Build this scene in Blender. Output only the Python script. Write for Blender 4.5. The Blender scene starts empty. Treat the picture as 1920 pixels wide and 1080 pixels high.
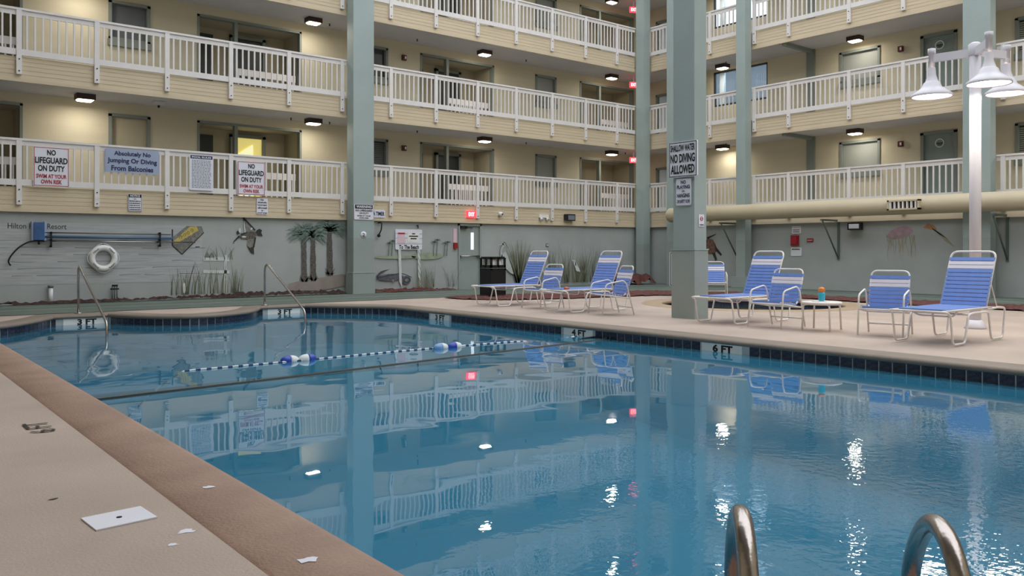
import bpy, math, random
from mathutils import Vector, Matrix
random.seed(7)
SC = bpy.context.scene
C = SC.collection
PI = math.pi

# ------------------------------------------------------------------ camera
ANG = math.atan2(1931, 1560)
cam_d = bpy.data.cameras.new('camera'); cam = bpy.data.objects.new('camera', cam_d); C.objects.link(cam)
cam.location = (0, 0, 1.17); cam.rotation_euler = (PI/2, 0, ANG - PI/2)
cam_d.sensor_width = 36; cam_d.lens = 1560/1920*36; cam_d.shift_y = -70/1920
cam_d.clip_start = .05; cam_d.clip_end = 300
SC.camera = cam
# ------------------------------------------------------------------ world, light, exposure
W = bpy.data.worlds.new('sky'); SC.world = W; W.use_nodes = True
bg = W.node_tree.nodes['Background']
bg.inputs['Color'].default_value = (.90, .95, 1.0, 1); bg.inputs['Strength'].default_value = 2.3
SC.view_settings.view_transform = 'Standard'; SC.view_settings.look = 'None'
SC.view_settings.gamma = 1; SC.view_settings.use_curve_mapping = False
SC.view_settings.exposure = 0.25
SOFFIT_W = 13.0
LAMP_W = 3.5

# ------------------------------------------------------------------ helpers
def lin(c):
    return tuple(((x/255)/12.92 if x/255 <= .04045 else ((x/255+.055)/1.055)**2.4) for x in c)
def mat(name, rgb, rough=.6, metal=0.0, spec=.5, noise=0.0, nscale=6.0, bump=0.0, bscale=40.0, emit=None, es=0.0,
        lines=None, rnd=0.0, alpha=None, detail=4, stretch=None):
    m = bpy.data.materials.new(name); m.use_nodes = True; nt = m.node_tree; N = nt.nodes; L = nt.links
    b = N['Principled BSDF']
    col = lin(rgb) + (1,)
    b.inputs['Base Color'].default_value = col
    b.inputs['Roughness'].default_value = rough; b.inputs['Metallic'].default_value = metal
    b.inputs['Specular IOR Level'].default_value = spec
    tc = N.new('ShaderNodeTexCoord')
    src = tc.outputs['Object']
    if stretch:
        mp = N.new('ShaderNodeMapping'); mp.inputs['Scale'].default_value = stretch
        L.new(src, mp.inputs['Vector']); src = mp.outputs['Vector']
    if noise > 0 or rnd > 0:
        nz = N.new('ShaderNodeTexNoise'); nz.inputs['Scale'].default_value = nscale; nz.inputs['Detail'].default_value = detail
        L.new(src, nz.inputs['Vector'])
        mr = N.new('ShaderNodeMapRange'); mr.inputs['From Min'].default_value = .3; mr.inputs['From Max'].default_value = .7
        mr.inputs['To Min'].default_value = 1 - noise; mr.inputs['To Max'].default_value = 1 + noise
        L.new(nz.outputs['Fac'], mr.inputs['Value'])
        val = mr.outputs['Result']
        if rnd > 0:
            oi = N.new('ShaderNodeObjectInfo')
            m2 = N.new('ShaderNodeMapRange'); m2.inputs['To Min'].default_value = 1 - rnd; m2.inputs['To Max'].default_value = 1 + rnd
            L.new(oi.outputs['Random'], m2.inputs['Value'])
            mm = N.new('ShaderNodeMath'); mm.operation = 'MULTIPLY'
            L.new(val, mm.inputs[0]); L.new(m2.outputs['Result'], mm.inputs[1]); val = mm.outputs[0]
        vm = N.new('ShaderNodeVectorMath'); vm.operation = 'SCALE'; vm.inputs[0].default_value = col[:3]
        L.new(val, vm.inputs['Scale']); L.new(vm.outputs[0], b.inputs['Base Color'])
    h = None
    if bump > 0:
        nb = N.new('ShaderNodeTexNoise'); nb.inputs['Scale'].default_value = bscale; nb.inputs['Detail'].default_value = 6
        L.new(src, nb.inputs['Vector']); h = nb.outputs['Fac']
        bp = N.new('ShaderNodeBump'); bp.inputs['Strength'].default_value = bump; bp.inputs['Distance'].default_value = .02
        L.new(h, bp.inputs['Height']); L.new(bp.outputs['Normal'], b.inputs['Normal'])
    if lines:      # horizontal lap lines: (spacing in m, strength)
        sx = N.new('ShaderNodeSeparateXYZ'); L.new(tc.outputs['Object'], sx.inputs[0])
        md = N.new('ShaderNodeMath'); md.operation = 'MODULO'; md.inputs[1].default_value = lines[0]
        L.new(sx.outputs['Z'], md.inputs[0])
        bp = N.new('ShaderNodeBump'); bp.inputs['Strength'].default_value = lines[1]; bp.inputs['Distance'].default_value = .03
        bp.invert = True
        L.new(md.outputs[0], bp.inputs['Height']); L.new(bp.outputs['Normal'], b.inputs['Normal'])
    if emit:
        b.inputs['Emission Color'].default_value = lin(emit) + (1,); b.inputs['Emission Strength'].default_value = es
    return m

M = dict(
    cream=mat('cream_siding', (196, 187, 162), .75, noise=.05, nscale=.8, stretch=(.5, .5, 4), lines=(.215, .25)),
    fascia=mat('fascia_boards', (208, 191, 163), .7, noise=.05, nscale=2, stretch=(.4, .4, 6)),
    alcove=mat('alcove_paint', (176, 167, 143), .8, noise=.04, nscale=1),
    soffit=mat('soffit_plaster', (186, 184, 182), .85, noise=.04, nscale=1.5, bump=.1, bscale=60),
    sage=mat('sage_paint', (168, 172, 171), .75, noise=.07, nscale=1.3, bump=.12, bscale=25, lines=None),
    column=mat('column_paint', (157, 171, 169), .6, noise=.05, nscale=1.1, bump=.12, bscale=14),
    column_dark=mat('column_lower_paint', (152, 162, 159), .6, noise=.07, nscale=1.1, bump=.12, bscale=14),
    rail=mat('white_rail_paint', (228, 223, 221), .5, noise=.03, nscale=5),
    bolt=mat('bolt_steel', (40, 38, 38), .5, .5),
    deck=mat('pool_deck_concrete', (178, 160, 148), .75, noise=.11, nscale=.9, bump=.25, bscale=70, detail=8),
    coping=mat('coping_concrete', (130, 117, 105), .6, noise=.08, nscale=2, bump=.2, bscale=50),
    coping_brown=mat('worn_brown_coping', (156, 126, 110), .55, noise=.16, nscale=2.2, bump=.3, bscale=60, detail=8),
    spacop=mat('spa_coping', (170, 146, 120), .6, noise=.08, nscale=2, bump=.2, bscale=50),
    track=mat('green_track', (92, 103, 94), .8, noise=.12, nscale=.8, bump=.2, bscale=50, stretch=(1, 1, 1)),
    line=mat('track_line_paint', (178, 186, 174), .8),
    mulch=mat('red_mulch', (94, 54, 49), .95, noise=.5, nscale=14, bump=.9, bscale=30),
    dirt=mat('dark_mulch', (62, 44, 40), .95, noise=.45, nscale=12, bump=.9, bscale=30),
    tile=mat('navy_tile', (40, 44, 66), .25, noise=.75, nscale=38, rnd=.3, detail=2),
    grout=mat('white_grout', (190, 196, 198), .7),
    plaster=mat('pool_plaster', (128, 192, 210), .8, noise=.04, nscale=1.2),
    stripe=mat('pool_break_stripe', (22, 20, 18), .6),
    white=mat('white_enamel', (232, 230, 228), .45),
    signwhite=mat('sign_white', (226, 226, 236), .45, noise=.02, nscale=4),
    signblue=mat('sign_blue_grey', (160, 172, 200), .5),
    black=mat('black_paint', (14, 14, 18), .5),
    navy=mat('navy_ink', (40, 44, 84), .5),
    inkgrey=mat('grey_ink', (120, 125, 140), .6),
    red=mat('red_ink', (170, 30, 50), .5),
    pink=mat('pink_rim', (225, 195, 205), .5),
    chrome=mat('stainless_steel', (176, 173, 172), .2, 1.0, bump=.03, bscale=90),
    wornsteel=mat('worn_stainless_steel', (172, 162, 156), .22, 1.0, noise=.1, nscale=9, bump=.06, bscale=60),
    pvc=mat('white_powder_coat', (236, 230, 226), .35),
    strap=mat('blue_vinyl', (112, 146, 216), .4, noise=.05, nscale=9),
    strapw=mat('white_vinyl', (232, 228, 238), .4),
    glass=mat('dark_window_glass', (52, 58, 62), .06, spec=.8),
    doorp=mat('grey_green_door', (128, 142, 138), .5, noise=.03, nscale=3),
    darkdoor=mat('dark_door', (46, 52, 54), .45),
    frame=mat('grey_green_frame', (122, 129, 122), .55),
    blind=mat('window_blind', (146, 150, 143), .5),
    blinddark=mat('dark_blind', (92, 96, 100), .5),
    fixture=mat('bronze_fixture', (58, 36, 32), .5),
    diffuser=mat('lit_diffuser', (255, 244, 214), .5, emit=(255, 236, 196), es=9),
    bulb=mat('lit_shade_interior', (255, 250, 235), .5, emit=(255, 246, 226), es=17),
    lampw=mat('lamp_white', (222, 218, 226), .35),
    exit=mat('exit_red', (235, 70, 80), .5, emit=(255, 60, 75), es=1.6),
    exitl=mat('exit_letters', (255, 190, 195), .5, emit=(255, 190, 190), es=2.2),
    alarm=mat('dark_red_device', (86, 26, 30), .4),
    firered=mat('fire_red', (150, 34, 38), .4),
    bin=mat('black_bin_plastic', (22, 22, 24), .3),
    liner=mat('bin_liner', (215, 220, 216), .4, noise=.3, nscale=9),
    duct=mat('cream_duct', (200, 186, 158), .55, noise=.04, nscale=1),
    dark=mat('dark_void', (20, 20, 20), .8),
    lit=mat('lit_room', (220, 205, 120), .7, emit=(235, 218, 130), es=.5),
    lit2=mat('lit_room_door', (235, 235, 190), .7, emit=(240, 238, 190), es=.7),
    cap=mat('orange_plastic', (226, 132, 48), .4), turq=mat('turquoise_plastic', (50, 172, 196), .35),
    blue=mat('blue_case', (52, 92, 142), .5, noise=.25, nscale=5), poleb=mat('blue_pole', (70, 104, 136), .4),
    fblue=mat('float_blue', (40, 72, 176), .3), flb=mat('float_light_blue', (120, 160, 214), .3), fwhite=mat('float_white', (226, 230, 232), .3),
    steelgrey=mat('bracket_grey', (96, 110, 106), .5, .2),
    skyglass=mat('bright_pane', (205, 220, 230), .2),
    marker=mat('marker_white', (246, 246, 244), .4),
    stripe_standin=mat('brown_stripe_standin', (72, 62, 52), .7),
    concrete=mat('outside_concrete', (104, 110, 118), .7, noise=.05),
    # mural paints
    p_egret=mat('paint_egret', (184, 190, 188), .8, noise=.08, nscale=8),
    p_board=mat('painted_boards', (176, 178, 180), .8, noise=.13, nscale=2.2, stretch=(.6, 1, 9), detail=8),
    p_crack=mat('paint_crack', (112, 114, 114), .8), p_dark=mat('paint_dark', (52, 54, 52), .8),
    p_brown=mat('paint_brown', (96, 90, 82), .8, noise=.4, nscale=22), p_palm=mat('paint_palm_green', (124, 144, 134), .8, noise=.2, nscale=9),
    p_palm2=mat('paint_palm_dark', (98, 116, 107), .8, noise=.2, nscale=9), p_trunk=mat('paint_trunk', (92, 86, 82), .8, noise=.5, nscale=26),
    p_reed=mat('paint_reed', (140, 138, 106), .8), p_reed2=mat('paint_reed_dark', (96, 104, 86), .8),
    p_white=mat('paint_white', (206, 210, 208), .8, noise=.08, nscale=8), p_grey=mat('paint_grey', (128, 126, 122), .8, noise=.3, nscale=14),
    p_yellow=mat('paint_yellow', (196, 176, 96), .8, noise=.15, nscale=14), p_gator=mat('paint_gator', (92, 90, 100), .8, noise=.4, nscale=20),
    p_pink=mat('paint_jelly', (172, 146, 156), .8, noise=.15, nscale=8), p_tent=mat('paint_tentacle', (166, 158, 132), .8),
    p_orange=mat('paint_orange', (176, 132, 92), .8, noise=.2, nscale=9), p_turtle=mat('paint_turtle', (122, 92, 80), .8, noise=.4, nscale=14),
    p_sand=mat('paint_sand', (150, 140, 132), .8, noise=.12, nscale=3), p_island=mat('paint_island', (152, 160, 140), .8, noise=.15, nscale=6),
)

class MB:
    def __init__(s): s.v = []; s.f = []; s.m = []; s.mi = 0; s.smooth = False; s.sm = []
    def _add(s, vs, fs):
        o = len(s.v); s.v += [tuple(v) for v in vs]
        for f in fs: s.f.append(tuple(i + o for i in f)); s.m.append(s.mi); s.sm.append(s.smooth)
    def box(s, a, b):
        x0, y0, z0 = a; x1, y1, z1 = b
        x0, x1 = min(x0, x1), max(x0, x1); y0, y1 = min(y0, y1), max(y0, y1); z0, z1 = min(z0, z1), max(z0, z1)
        s._add([(x0,y0,z0),(x1,y0,z0),(x1,y1,z0),(x0,y1,z0),(x0,y0,z1),(x1,y0,z1),(x1,y1,z1),(x0,y1,z1)],
               [(0,3,2,1),(4,5,6,7),(0,1,5,4),(1,2,6,5),(2,3,7,6),(3,0,4,7)]); return s
    def tube(s, pts, r, n=10, closed=False):
        pts = [Vector(p) for p in pts]; k = len(pts); vs = []; fs = []
        T = []
        for i in range(k):
            if closed: t = pts[(i+1) % k] - pts[i-1]
            else: t = pts[min(i+1, k-1)] - pts[max(i-1, 0)]
            T.append(t.normalized())
        up = Vector((0, 0, 1)) if abs(T[0].z) < .9 else Vector((1, 0, 0))
        nrm = (up - T[0]*up.dot(T[0])).normalized()
        for i in range(k):
            nrm = (nrm - T[i]*nrm.dot(T[i]))
            if nrm.length < 1e-5: nrm = T[i].orthogonal()
            nrm.normalize(); bi = T[i].cross(nrm)
            rr = r[i] if isinstance(r, (list, tuple)) else r
            for j in range(n):
                a = 2*PI*j/n; vs.append(pts[i] + (nrm*math.cos(a) + bi*math.sin(a))*rr)
        for i in range(k if closed else k-1):
            i2 = (i+1) % k
            for j in range(n):
                j2 = (j+1) % n; fs.append((i*n+j, i*n+j2, i2*n+j2, i2*n+j))
        if not closed: fs.append(tuple(range(n-1, -1, -1))); fs.append(tuple((k-1)*n + j for j in range(n)))
        sm = s.smooth; s.smooth = True; s._add(vs, fs); s.smooth = sm; return s
    def lathe(s, prof, n=24, c=(0, 0, 0), caps=True):
        vs = []; fs = []; k = len(prof)
        for (r, z) in prof:
            for j in range(n):
                a = 2*PI*j/n; vs.append((c[0] + r*math.cos(a), c[1] + r*math.sin(a), c[2] + z))
        for i in range(k-1):
            for j in range(n):
                j2 = (j+1) % n; fs.append((i*n+j, i*n+j2, (i+1)*n+j2, (i+1)*n+j))
        if caps: fs.append(tuple(range(n-1, -1, -1))); fs.append(tuple((k-1)*n + j for j in range(n)))
        sm = s.smooth; s.smooth = True; s._add(vs, fs); s.smooth = sm; return s
    def ell(s, c, r, n=12, k=8):
        return s.lathe([(max(r[0]*math.sin(PI*i/k), .0005), -r[2]*math.cos(PI*i/k)) for i in range(k+1)], n, c)
    def prism(s, pts, z0, z1):     # polygon in xy, CCW
        n = len(pts)
        s._add([(p[0], p[1], z0) for p in pts] + [(p[0], p[1], z1) for p in pts],
               [tuple(range(n-1, -1, -1)), tuple(range(n, 2*n))] + [(i, (i+1) % n, n+(i+1) % n, n+i) for i in range(n)]); return s
    def mesh(s, name, mats):
        me = bpy.data.meshes.new(name); me.from_pydata(s.v, [], s.f)
        mats = mats if isinstance(mats, (list, tuple)) else [mats]
        for m in mats: me.materials.append(m)
        me.polygons.foreach_set('material_index', s.m); me.polygons.foreach_set('use_smooth', s.sm)
        me.update(); return me
    def build(s, name, mats, parent=None, **k):
        return link(name, s.mesh(name, mats), parent, **k)
def link(name, me, parent=None, loc=None, rot=None, label=None, cat=None, group=None, kind=None):
    o = bpy.data.objects.new(name, me); C.objects.link(o)
    if parent: o.parent = parent
    if loc is not None: o.location = loc
    if rot is not None: o.rotation_euler = rot
    tag(o, label, cat, group, kind); return o
def tag(o, label=None, cat=None, group=None, kind=None):
    if label: o['label'] = label
    if cat: o['category'] = cat
    if group: o['group'] = group
    if kind: o['kind'] = kind
    return o
def thing(name, label, cat, loc=(0, 0, 0), rz=0, group=None, kind=None):
    return link(name, None, None, loc, (0, 0, rz), label, cat, group, kind)
def box(name, a, b, m, parent=None, **k): return MB().box(a, b).build(name, m, parent, **k)
def bend(pts, r=.05, n=4):
    """round the inner corners of a polyline"""
    P = [Vector(p) for p in pts]; out = [P[0]]
    for i in range(1, len(P)-1):
        a = (P[i-1]-P[i]); b = (P[i+1]-P[i]); d = min(r, a.length*.45, b.length*.45)
        p0 = P[i] + a.normalized()*d; p1 = P[i] + b.normalized()*d
        for k in range(n+1):
            t = k/n; out.append(p0*(1-t)**2 + P[i]*2*t*(1-t) + p1*t*t)
    out.append(P[-1]); return out
def text_mesh(s, w, h, bold=.012, center=True):
    """flat lettering in the local XZ plane facing -Y, fitted to w x h"""
    cu = bpy.data.curves.new('lettering', 'FONT'); cu.body = s; cu.size = 1; cu.offset = bold; cu.resolution_u = 3; cu.extrude = 0.0
    o = bpy.data.objects.new('tmp', cu); C.objects.link(o)
    dg = bpy.context.evaluated_depsgraph_get(); me = bpy.data.meshes.new_from_object(o.evaluated_get(dg))
    bpy.data.objects.remove(o); bpy.data.curves.remove(cu)
    xs = [v.co.x for v in me.vertices]; ys = [v.co.y for v in me.vertices]
    x0, x1, y0, y1 = min(xs), max(xs), min(ys), max(ys)
    desc = y0 < -.05
    for v in me.vertices:
        X = (v.co.x - x0)/(x1-x0); Y = (v.co.y - y0)/(y1-y0)
        v.co = ((X-.5)*w, 0, (Y-.5)*h)
    me.name = 'lettering'; me.materials.clear(); return me
def letters(s, w, h, m, parent, x, z, y=-.004, bold=.03, tilt=0):
    me = text_mesh(s, w, h, bold); me.materials.append(m)
    return link('lettering', me, parent, (x, y, z), (0, tilt, 0))
SIDE = {'L': 0.0, 'R': -PI/2}
def sign(name, label, side, plane, u0, u1, z0, z1, lines, base='signwhite', rim=None, cat='sign', bars=None, header=None, thick=.012, tilt=0):
    """flat plaque. side L: faces -Y at y=plane, u = x. side R: faces -X at x=plane, u = y (u0 is the left edge as seen)."""
    w = abs(u1-u0); h = z1-z0; uc = (u0+u1)/2; zc = (z0+z1)/2
    loc = (uc, plane, zc) if side == 'L' else (plane, uc, zc)
    r = min(.03, w*.08)
    mb = MB()
    pts = []
    for (sx, sz, a0) in ((1, -1, -PI/2), (1, 1, 0), (-1, 1, PI/2), (-1, -1, PI)):
        for k in range(4):
            a = a0 + k*PI/6; pts.append((sx*(w/2-r) + r*math.cos(a), sz*(h/2-r) + r*math.sin(a)))
    n = len(pts)
    mb._add([(p[0], -thick/2, p[1]) for p in pts] + [(p[0], thick/2, p[1]) for p in pts],
            [tuple(range(n)), tuple(range(2*n-1, n-1, -1))] + [(i, n+i, n+(i+1) % n, (i+1) % n) for i in range(n)])
    o = mb.build(name, M[base], None, loc=loc, rot=(0, tilt, SIDE[side]), label=label, cat=cat)
    y = -thick/2 - .003
    if rim:
        rb = MB(); t = max(.008, w*.018); i = t*1.1
        for a, b in (((-w/2+i, -h/2+i), (w/2-i, -h/2+i+t)), ((-w/2+i, h/2-i-t), (w/2-i, h/2-i)), ((-w/2+i, -h/2+i), (-w/2+i+t, h/2-i)), ((w/2-i-t, -h/2+i), (w/2-i, h/2-i))):
            rb.box((a[0], y, a[1]), (b[0], y+.002, b[1]))
        rb.build('border', M[rim], o)
    if header:     # (z fraction bottom, top, material)
        MB().box((-w/2*.92, y, -h/2 + header[0]*h), (w/2*.92, y+.002, -h/2 + header[1]*h)).build('header_band', M[header[2]], o)
    for (t, fz, fh, fw, mm) in lines:
        letters(t, fw*w, fh*h, M[mm], o, 0, -h/2 + fz*h, y-.003)
    if bars:       # rows of small print: (z fraction bottom, top, count, material)
        bb = MB(); rr = random.Random(len(label))
        for k in range(bars[2]):
            fz = bars[0] + (bars[1]-bars[0])*(k+.5)/bars[2]; hh = h*(bars[1]-bars[0])/bars[2]*.22
            x = -w*.4
            while x < w*.36:
                l = w*rr.uniform(.04, .12)
                bb.box((x, y, -h/2+fz*h-hh), (min(x+l, w*.4), y+.002, -h/2+fz*h+hh)); x += l + w*.025
            
        bb.build('small_print', M[bars[3]], o, kind='stuff')
    return o

def thin(pts, z, name, m, parent=None, holes=(), thick=0.0, **k):
    """flat polygon (with holes) at height z through a filled 2D curve"""
    cu = bpy.data.curves.new(name, 'CURVE'); cu.dimensions = '2D'; cu.fill_mode = 'BOTH'; cu.extrude = thick/2
    for P in [pts] + list(holes):
        sp = cu.splines.new('POLY'); sp.points.add(len(P)-1); sp.use_cyclic_u = True
        for q, p in zip(sp.points, P): q.co = (p[0], p[1], 0, 1)
    o = bpy.data.objects.new('tmp', cu); C.objects.link(o)
    dg = bpy.context.evaluated_depsgraph_get(); me = bpy.data.meshes.new_from_object(o.evaluated_get(dg))
    bpy.data.objects.remove(o); bpy.data.curves.remove(cu)
    me.name = name; me.materials.clear(); me.materials.append(m)
    if me.polygons and sum(p.normal.z*p.area for p in me.polygons) < -1e-6: me.flip_normals()
    return link(name, me, parent, (0, 0, z - thick/2), **k)

# ------------------------------------------------------------------ geometry constants
YR, XR = 20.38, 22.5          # faces of the slab edges over the pool hall
YW, XW = 21.95, 24.1          # room walls behind the walkways
YG, XG = 20.46, 22.6          # ground floor walls
BOT = [2.03, 4.80, 7.57, 10.33]
RAILH = 1.53
TOP = 13.6
X0, Y0 = -6.0, -8.0           # near sides of the hall
WATER = -.17
ST = 'structure'

# ------------------------------------------------------------------ pool outline (counter-clockwise)
def arc_pts(P, n=5):
    """catmull-rom through P"""
    out = []
    for i in range(len(P)-1):
        p0 = P[max(i-1, 0)]; p1 = P[i]; p2 = P[i+1]; p3 = P[min(i+2, len(P)-1)]
        for k in range(n):
            t = k/n
            out.append(tuple(.5*((2*p1[j]) + (-p0[j]+p2[j])*t + (2*p0[j]-5*p1[j]+4*p2[j]-p3[j])*t*t + (-p0[j]+3*p1[j]-3*p2[j]+p3[j])*t**3) for j in (0, 1)))
    out.append(P[-1]); return out
far_r = arc_pts([(9.05, 15.0), (8.88, 15.5), (8.35, 16.15), (7.82, 16.8)])
far_m = arc_pts([(6.78, 16.8), (6.35, 16.05), (5.75, 15.52), (5.05, 15.33), (4.5, 15.6), (4.12, 16.15), (3.88, 16.7)])
far_l = arc_pts([(2.93, 16.7), (2.62, 16.1), (2.1, 15.35), (1.54, 14.95)])
POOL = [(3.44, -.45), (9.05, -.45)] + far_r + far_m + far_l + [(1.54, 1.69)]
def offs(P, d):
    """offset polygon outward (CCW) by d"""
    n = len(P); out = []
    for i in range(n):
        a = Vector(P[i-1]); b = Vector(P[i]); c = Vector(P[(i+1) % n])
        n1 = Vector(((b-a).y, -(b-a).x)).normalized(); n2 = Vector(((c-b).y, -(c-b).x)).normalized()
        m = (n1+n2)
        if m.length < .2: m = n1
        m.normalize(); k = 1/max(.6, m.dot(n1)); out.append((b.x + m.x*d*k, b.y + m.y*d*k))
    return out
SPA_C, SPA_R = (15.5, 10.87), 1.95
spa = [(SPA_C[0] + SPA_R*math.cos(2*PI*i/48), SPA_C[1] + SPA_R*math.sin(2*PI*i/48)) for i in range(48)]

# ------------------------------------------------------------------ ground
deck = thin([(X0, Y0), (XG+.1, Y0), (XG+.1, YG+.1), (X0, YG+.1)], 0, 'floor', M['deck'], holes=[offs(POOL, .12), offs(spa, .12)], kind=ST)
tr_in = [(X0+.01, 17.25)] + arc_pts([(11.5, 17.25), (12.7, 17.2), (14.2, 16.85), (16, 16.75), (17.6, 16.3), (18.7, 15.4), (19.25, 14.2), (19.35, 12.5)], 5) + [(19.35, Y0+.01)]
track = thin(tr_in + [(XG-.01, Y0+.01), (XG-.01, YG-.01), (X0+.01, YG-.01)], .012, 'running_track', M['track'], thick=.008,
             label='dark green painted walking track along the foot of the walls', cat='track')
for k, d in enumerate((1.1, 2.05)):
    mb = MB(); pth = offs([(p[0], p[1]) for p in tr_in], 0)
    # line parallel to the inner edge, offset towards the walls
    P = [(p[0], p[1]) for p in tr_in]; Q = []
    for i in range(len(P)):
        a = Vector(P[max(i-1, 0)]); b = Vector(P[min(i+1, len(P)-1)]); t = (b-a).normalized()
        Q.append((P[i][0] - t.y*d, P[i][1] + t.x*d))
    for i in range(len(Q)-1):
        a = Vector(Q[i]); b = Vector(Q[i+1]); t = (b-a).normalized(); nn = Vector((-t.y, t.x))*.02
        mb._add([(a.x-nn.x, a.y-nn.y, .0145), (b.x-nn.x, b.y-nn.y, .0145), (b.x+nn.x, b.y+nn.y, .0145), (a.x+nn.x, a.y+nn.y, .0145)], [(0, 1, 2, 3)])
    mb.build('lane_line', M['line'], track)
def mulch_bed(name, pts, m, label, hgt=.05, seed=1, cell=.12, kind='stuff'):
    """bumpy heap over a polygon"""
    rr = random.Random(seed)
    xs = [p[0] for p in pts]; ys = [p[1] for p in pts]
    def inside(x, y):
        c = False; n = len(pts)
        for i in range(n):
            x1, y1 = pts[i]; x2, y2 = pts[(i+1) % n]
            if (y1 > y) != (y2 > y) and x < (x2-x1)*(y-y1)/(y2-y1)+x1: c = not c
        return c
    def dist(x, y):
        d = 9
        for i in range(len(pts)):
            a = Vector(pts[i]); b = Vector(pts[(i+1) % len(pts)]); ab = b-a
            t = max(0, min(1, (Vector((x, y))-a).dot(ab)/max(ab.length_squared, 1e-9))); d = min(d, (Vector((x, y))-a-ab*t).length)
        return d
    V = {}; mb = MB(); vs = []; fs = []
    nx = int((max(xs)-min(xs))/cell)+2; ny = int((max(ys)-min(ys))/cell)+2
    for i in range(nx):
        for j in range(ny):
            x = min(xs)+i*cell; y = min(ys)+j*cell
            if inside(x, y):
                V[(i, j)] = len(vs); d = dist(x, y)
                vs.append((x+rr.uniform(-.3, .3)*cell, y+rr.uniform(-.3, .3)*cell, .016 + hgt*min(1, d/.3)*rr.uniform(.4, 1.3)))
    for (i, j) in V:
        q = [(i, j), (i+1, j), (i+1, j+1), (i, j+1)]
        if all(k in V for k in q): fs.append(tuple(V[k] for k in q))
    mb._add(vs, fs); return mb.build(name, m, None, label=label, cat='mulch', kind=kind)
bedA = [(11.6, 17.2), (11.45, 16.5), (11.6, 15.9), (12.3, 15.2), (13.6, 14.75), (15.2, 14.6), (16.5, 14.3), (17.3, 13.3), (17.95, 12.2), (18.1, 11),
        (17.7, 9.5), (17.6, 6), (17.5, Y0+.2), (19.3, Y0+.2), (19.3, 12.5), (19.2, 14.2), (18.65, 15.3), (17.5, 16.2), (16, 16.65), (14.2, 16.75), (12.7, 17.1)]
mulch_bed('mulch_bed', bedA, M['mulch'], 'red-brown mulch bed curving between the green track and the beige deck', .045, 3, .11)
mulch_bed('mulch_strip', [(X0, 20.12), (2, 20.2), (6, 20.15), (9, 20.05), (10.6, 20.1), (10.6, YG-.02), (X0, YG-.02)], M['dirt'], 'dark mulch strip against the mural wall left of the left column', .2, 5, .07)
mulch_bed('mulch_strip', [(11.4, 20.1), (12.5, 20.0), (13.5, 20.15), (14.3, 20.2), (14.3, YG-.02), (11.4, YG-.02)], M['mulch'], 'small mulch strip below the painted alligator', .16, 6, .07)
mulch_bed('mulch_heap', [(20.2, 19.9), (20.9, 19.2), (21.9, 18.9), (22.02, 19.88), (21.9, 19.9), (21.9, YG-.05), (20.2, YG-.05)], M['mulch'], 'red mulch heap piled in the corner behind the corner column', .3, 8, .15)

# ------------------------------------------------------------------ pool shell
pool = thing('swimming_pool', 'blue plastered swimming pool with scalloped far end and navy tile band', 'pool', (5.3, 8, 0))
def loc_p(o): o.location = Vector(o.location) - Vector((5.3, 8, 0)); return o
n = len(POOL)
mb = MB()
for i in range(n):
    a = POOL[i]; b = POOL[(i+1) % n]
    mb._add([(a[0], a[1], -.05), (b[0], b[1], -.05), (b[0], b[1], -.23), (a[0], a[1], -.23)], [(0, 1, 2, 3)])
loc_p(mb.build('tile_backing', M['grout'], pool))
mb = MB()
for i in range(n):
    a = POOL[i]; b = POOL[(i+1) % n]
    mb._add([(a[0], a[1], -.23), (b[0], b[1], -.23), (b[0], b[1], -2.1), (a[0], a[1], -2.1)], [(0, 1, 2, 3)])
# pool bottom: shallow shelf, slope, deep end
YB = 12.5
for (ya, za, yb, zb) in ((17, -.8, YB, -.85), (YB, -.85, 7.0, -1.45), (7.0, -1.45, -.6, -1.6)):
    mb._add([(1.5, ya, za), (9.1, ya, za), (9.1, yb, zb), (1.5, yb, zb)], [(0, 3, 2, 1)])
loc_p(mb.build('basin', M['plaster'], pool))
loc_p(box('slope_stripe', (1.6, YB-.08, -.9), (9.0, YB+.08, -.82), M['stripe'], pool))
for (xa, xb) in ((2.95, 3.95), (6.7, 7.8)):
    for k in range(3):
        loc_p(box('step', (xa, 16.75-.38*(k+1)-.15, -.9), (xb, 16.75-.38*k-(.15 if k else -.02), -.36-.2*k), M['plaster'], pool))
# coping
prof = [(.0, -.06), (-.035, -.06), (-.055, -.04), (-.055, -.018), (-.035, .004), (0, .012), (.32, .012), (.34, .0)]
def coping(idx, m, name):
    mb = MB(); mb.smooth = True; k = len(prof)
    rings = [offs(POOL, d) for d, z in prof]
    for i in idx:
        j = (i+1) % n
        vs = [(rings[q][i][0], rings[q][i][1], prof[q][1]) for q in range(k)] + [(rings[q][j][0], rings[q][j][1], prof[q][1]) for q in range(k)]
        mb._add(vs, [(q, k+q, k+q+1, q+1) for q in range(k-1)])
    return loc_p(mb.build(name, m, pool))
c1 = coping(range(0, n-2), M['coping'], 'coping')
c2 = coping((n-2, n-1), M['coping_brown'], 'coping'); c2['label'] = 'worn brown coping strip'
# the coping's flat top takes the deck colour
c1.data.materials.append(M['deck'])
for p in c1.data.polygons:
    if p.normal.z > .97: p.material_index = 1

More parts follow.
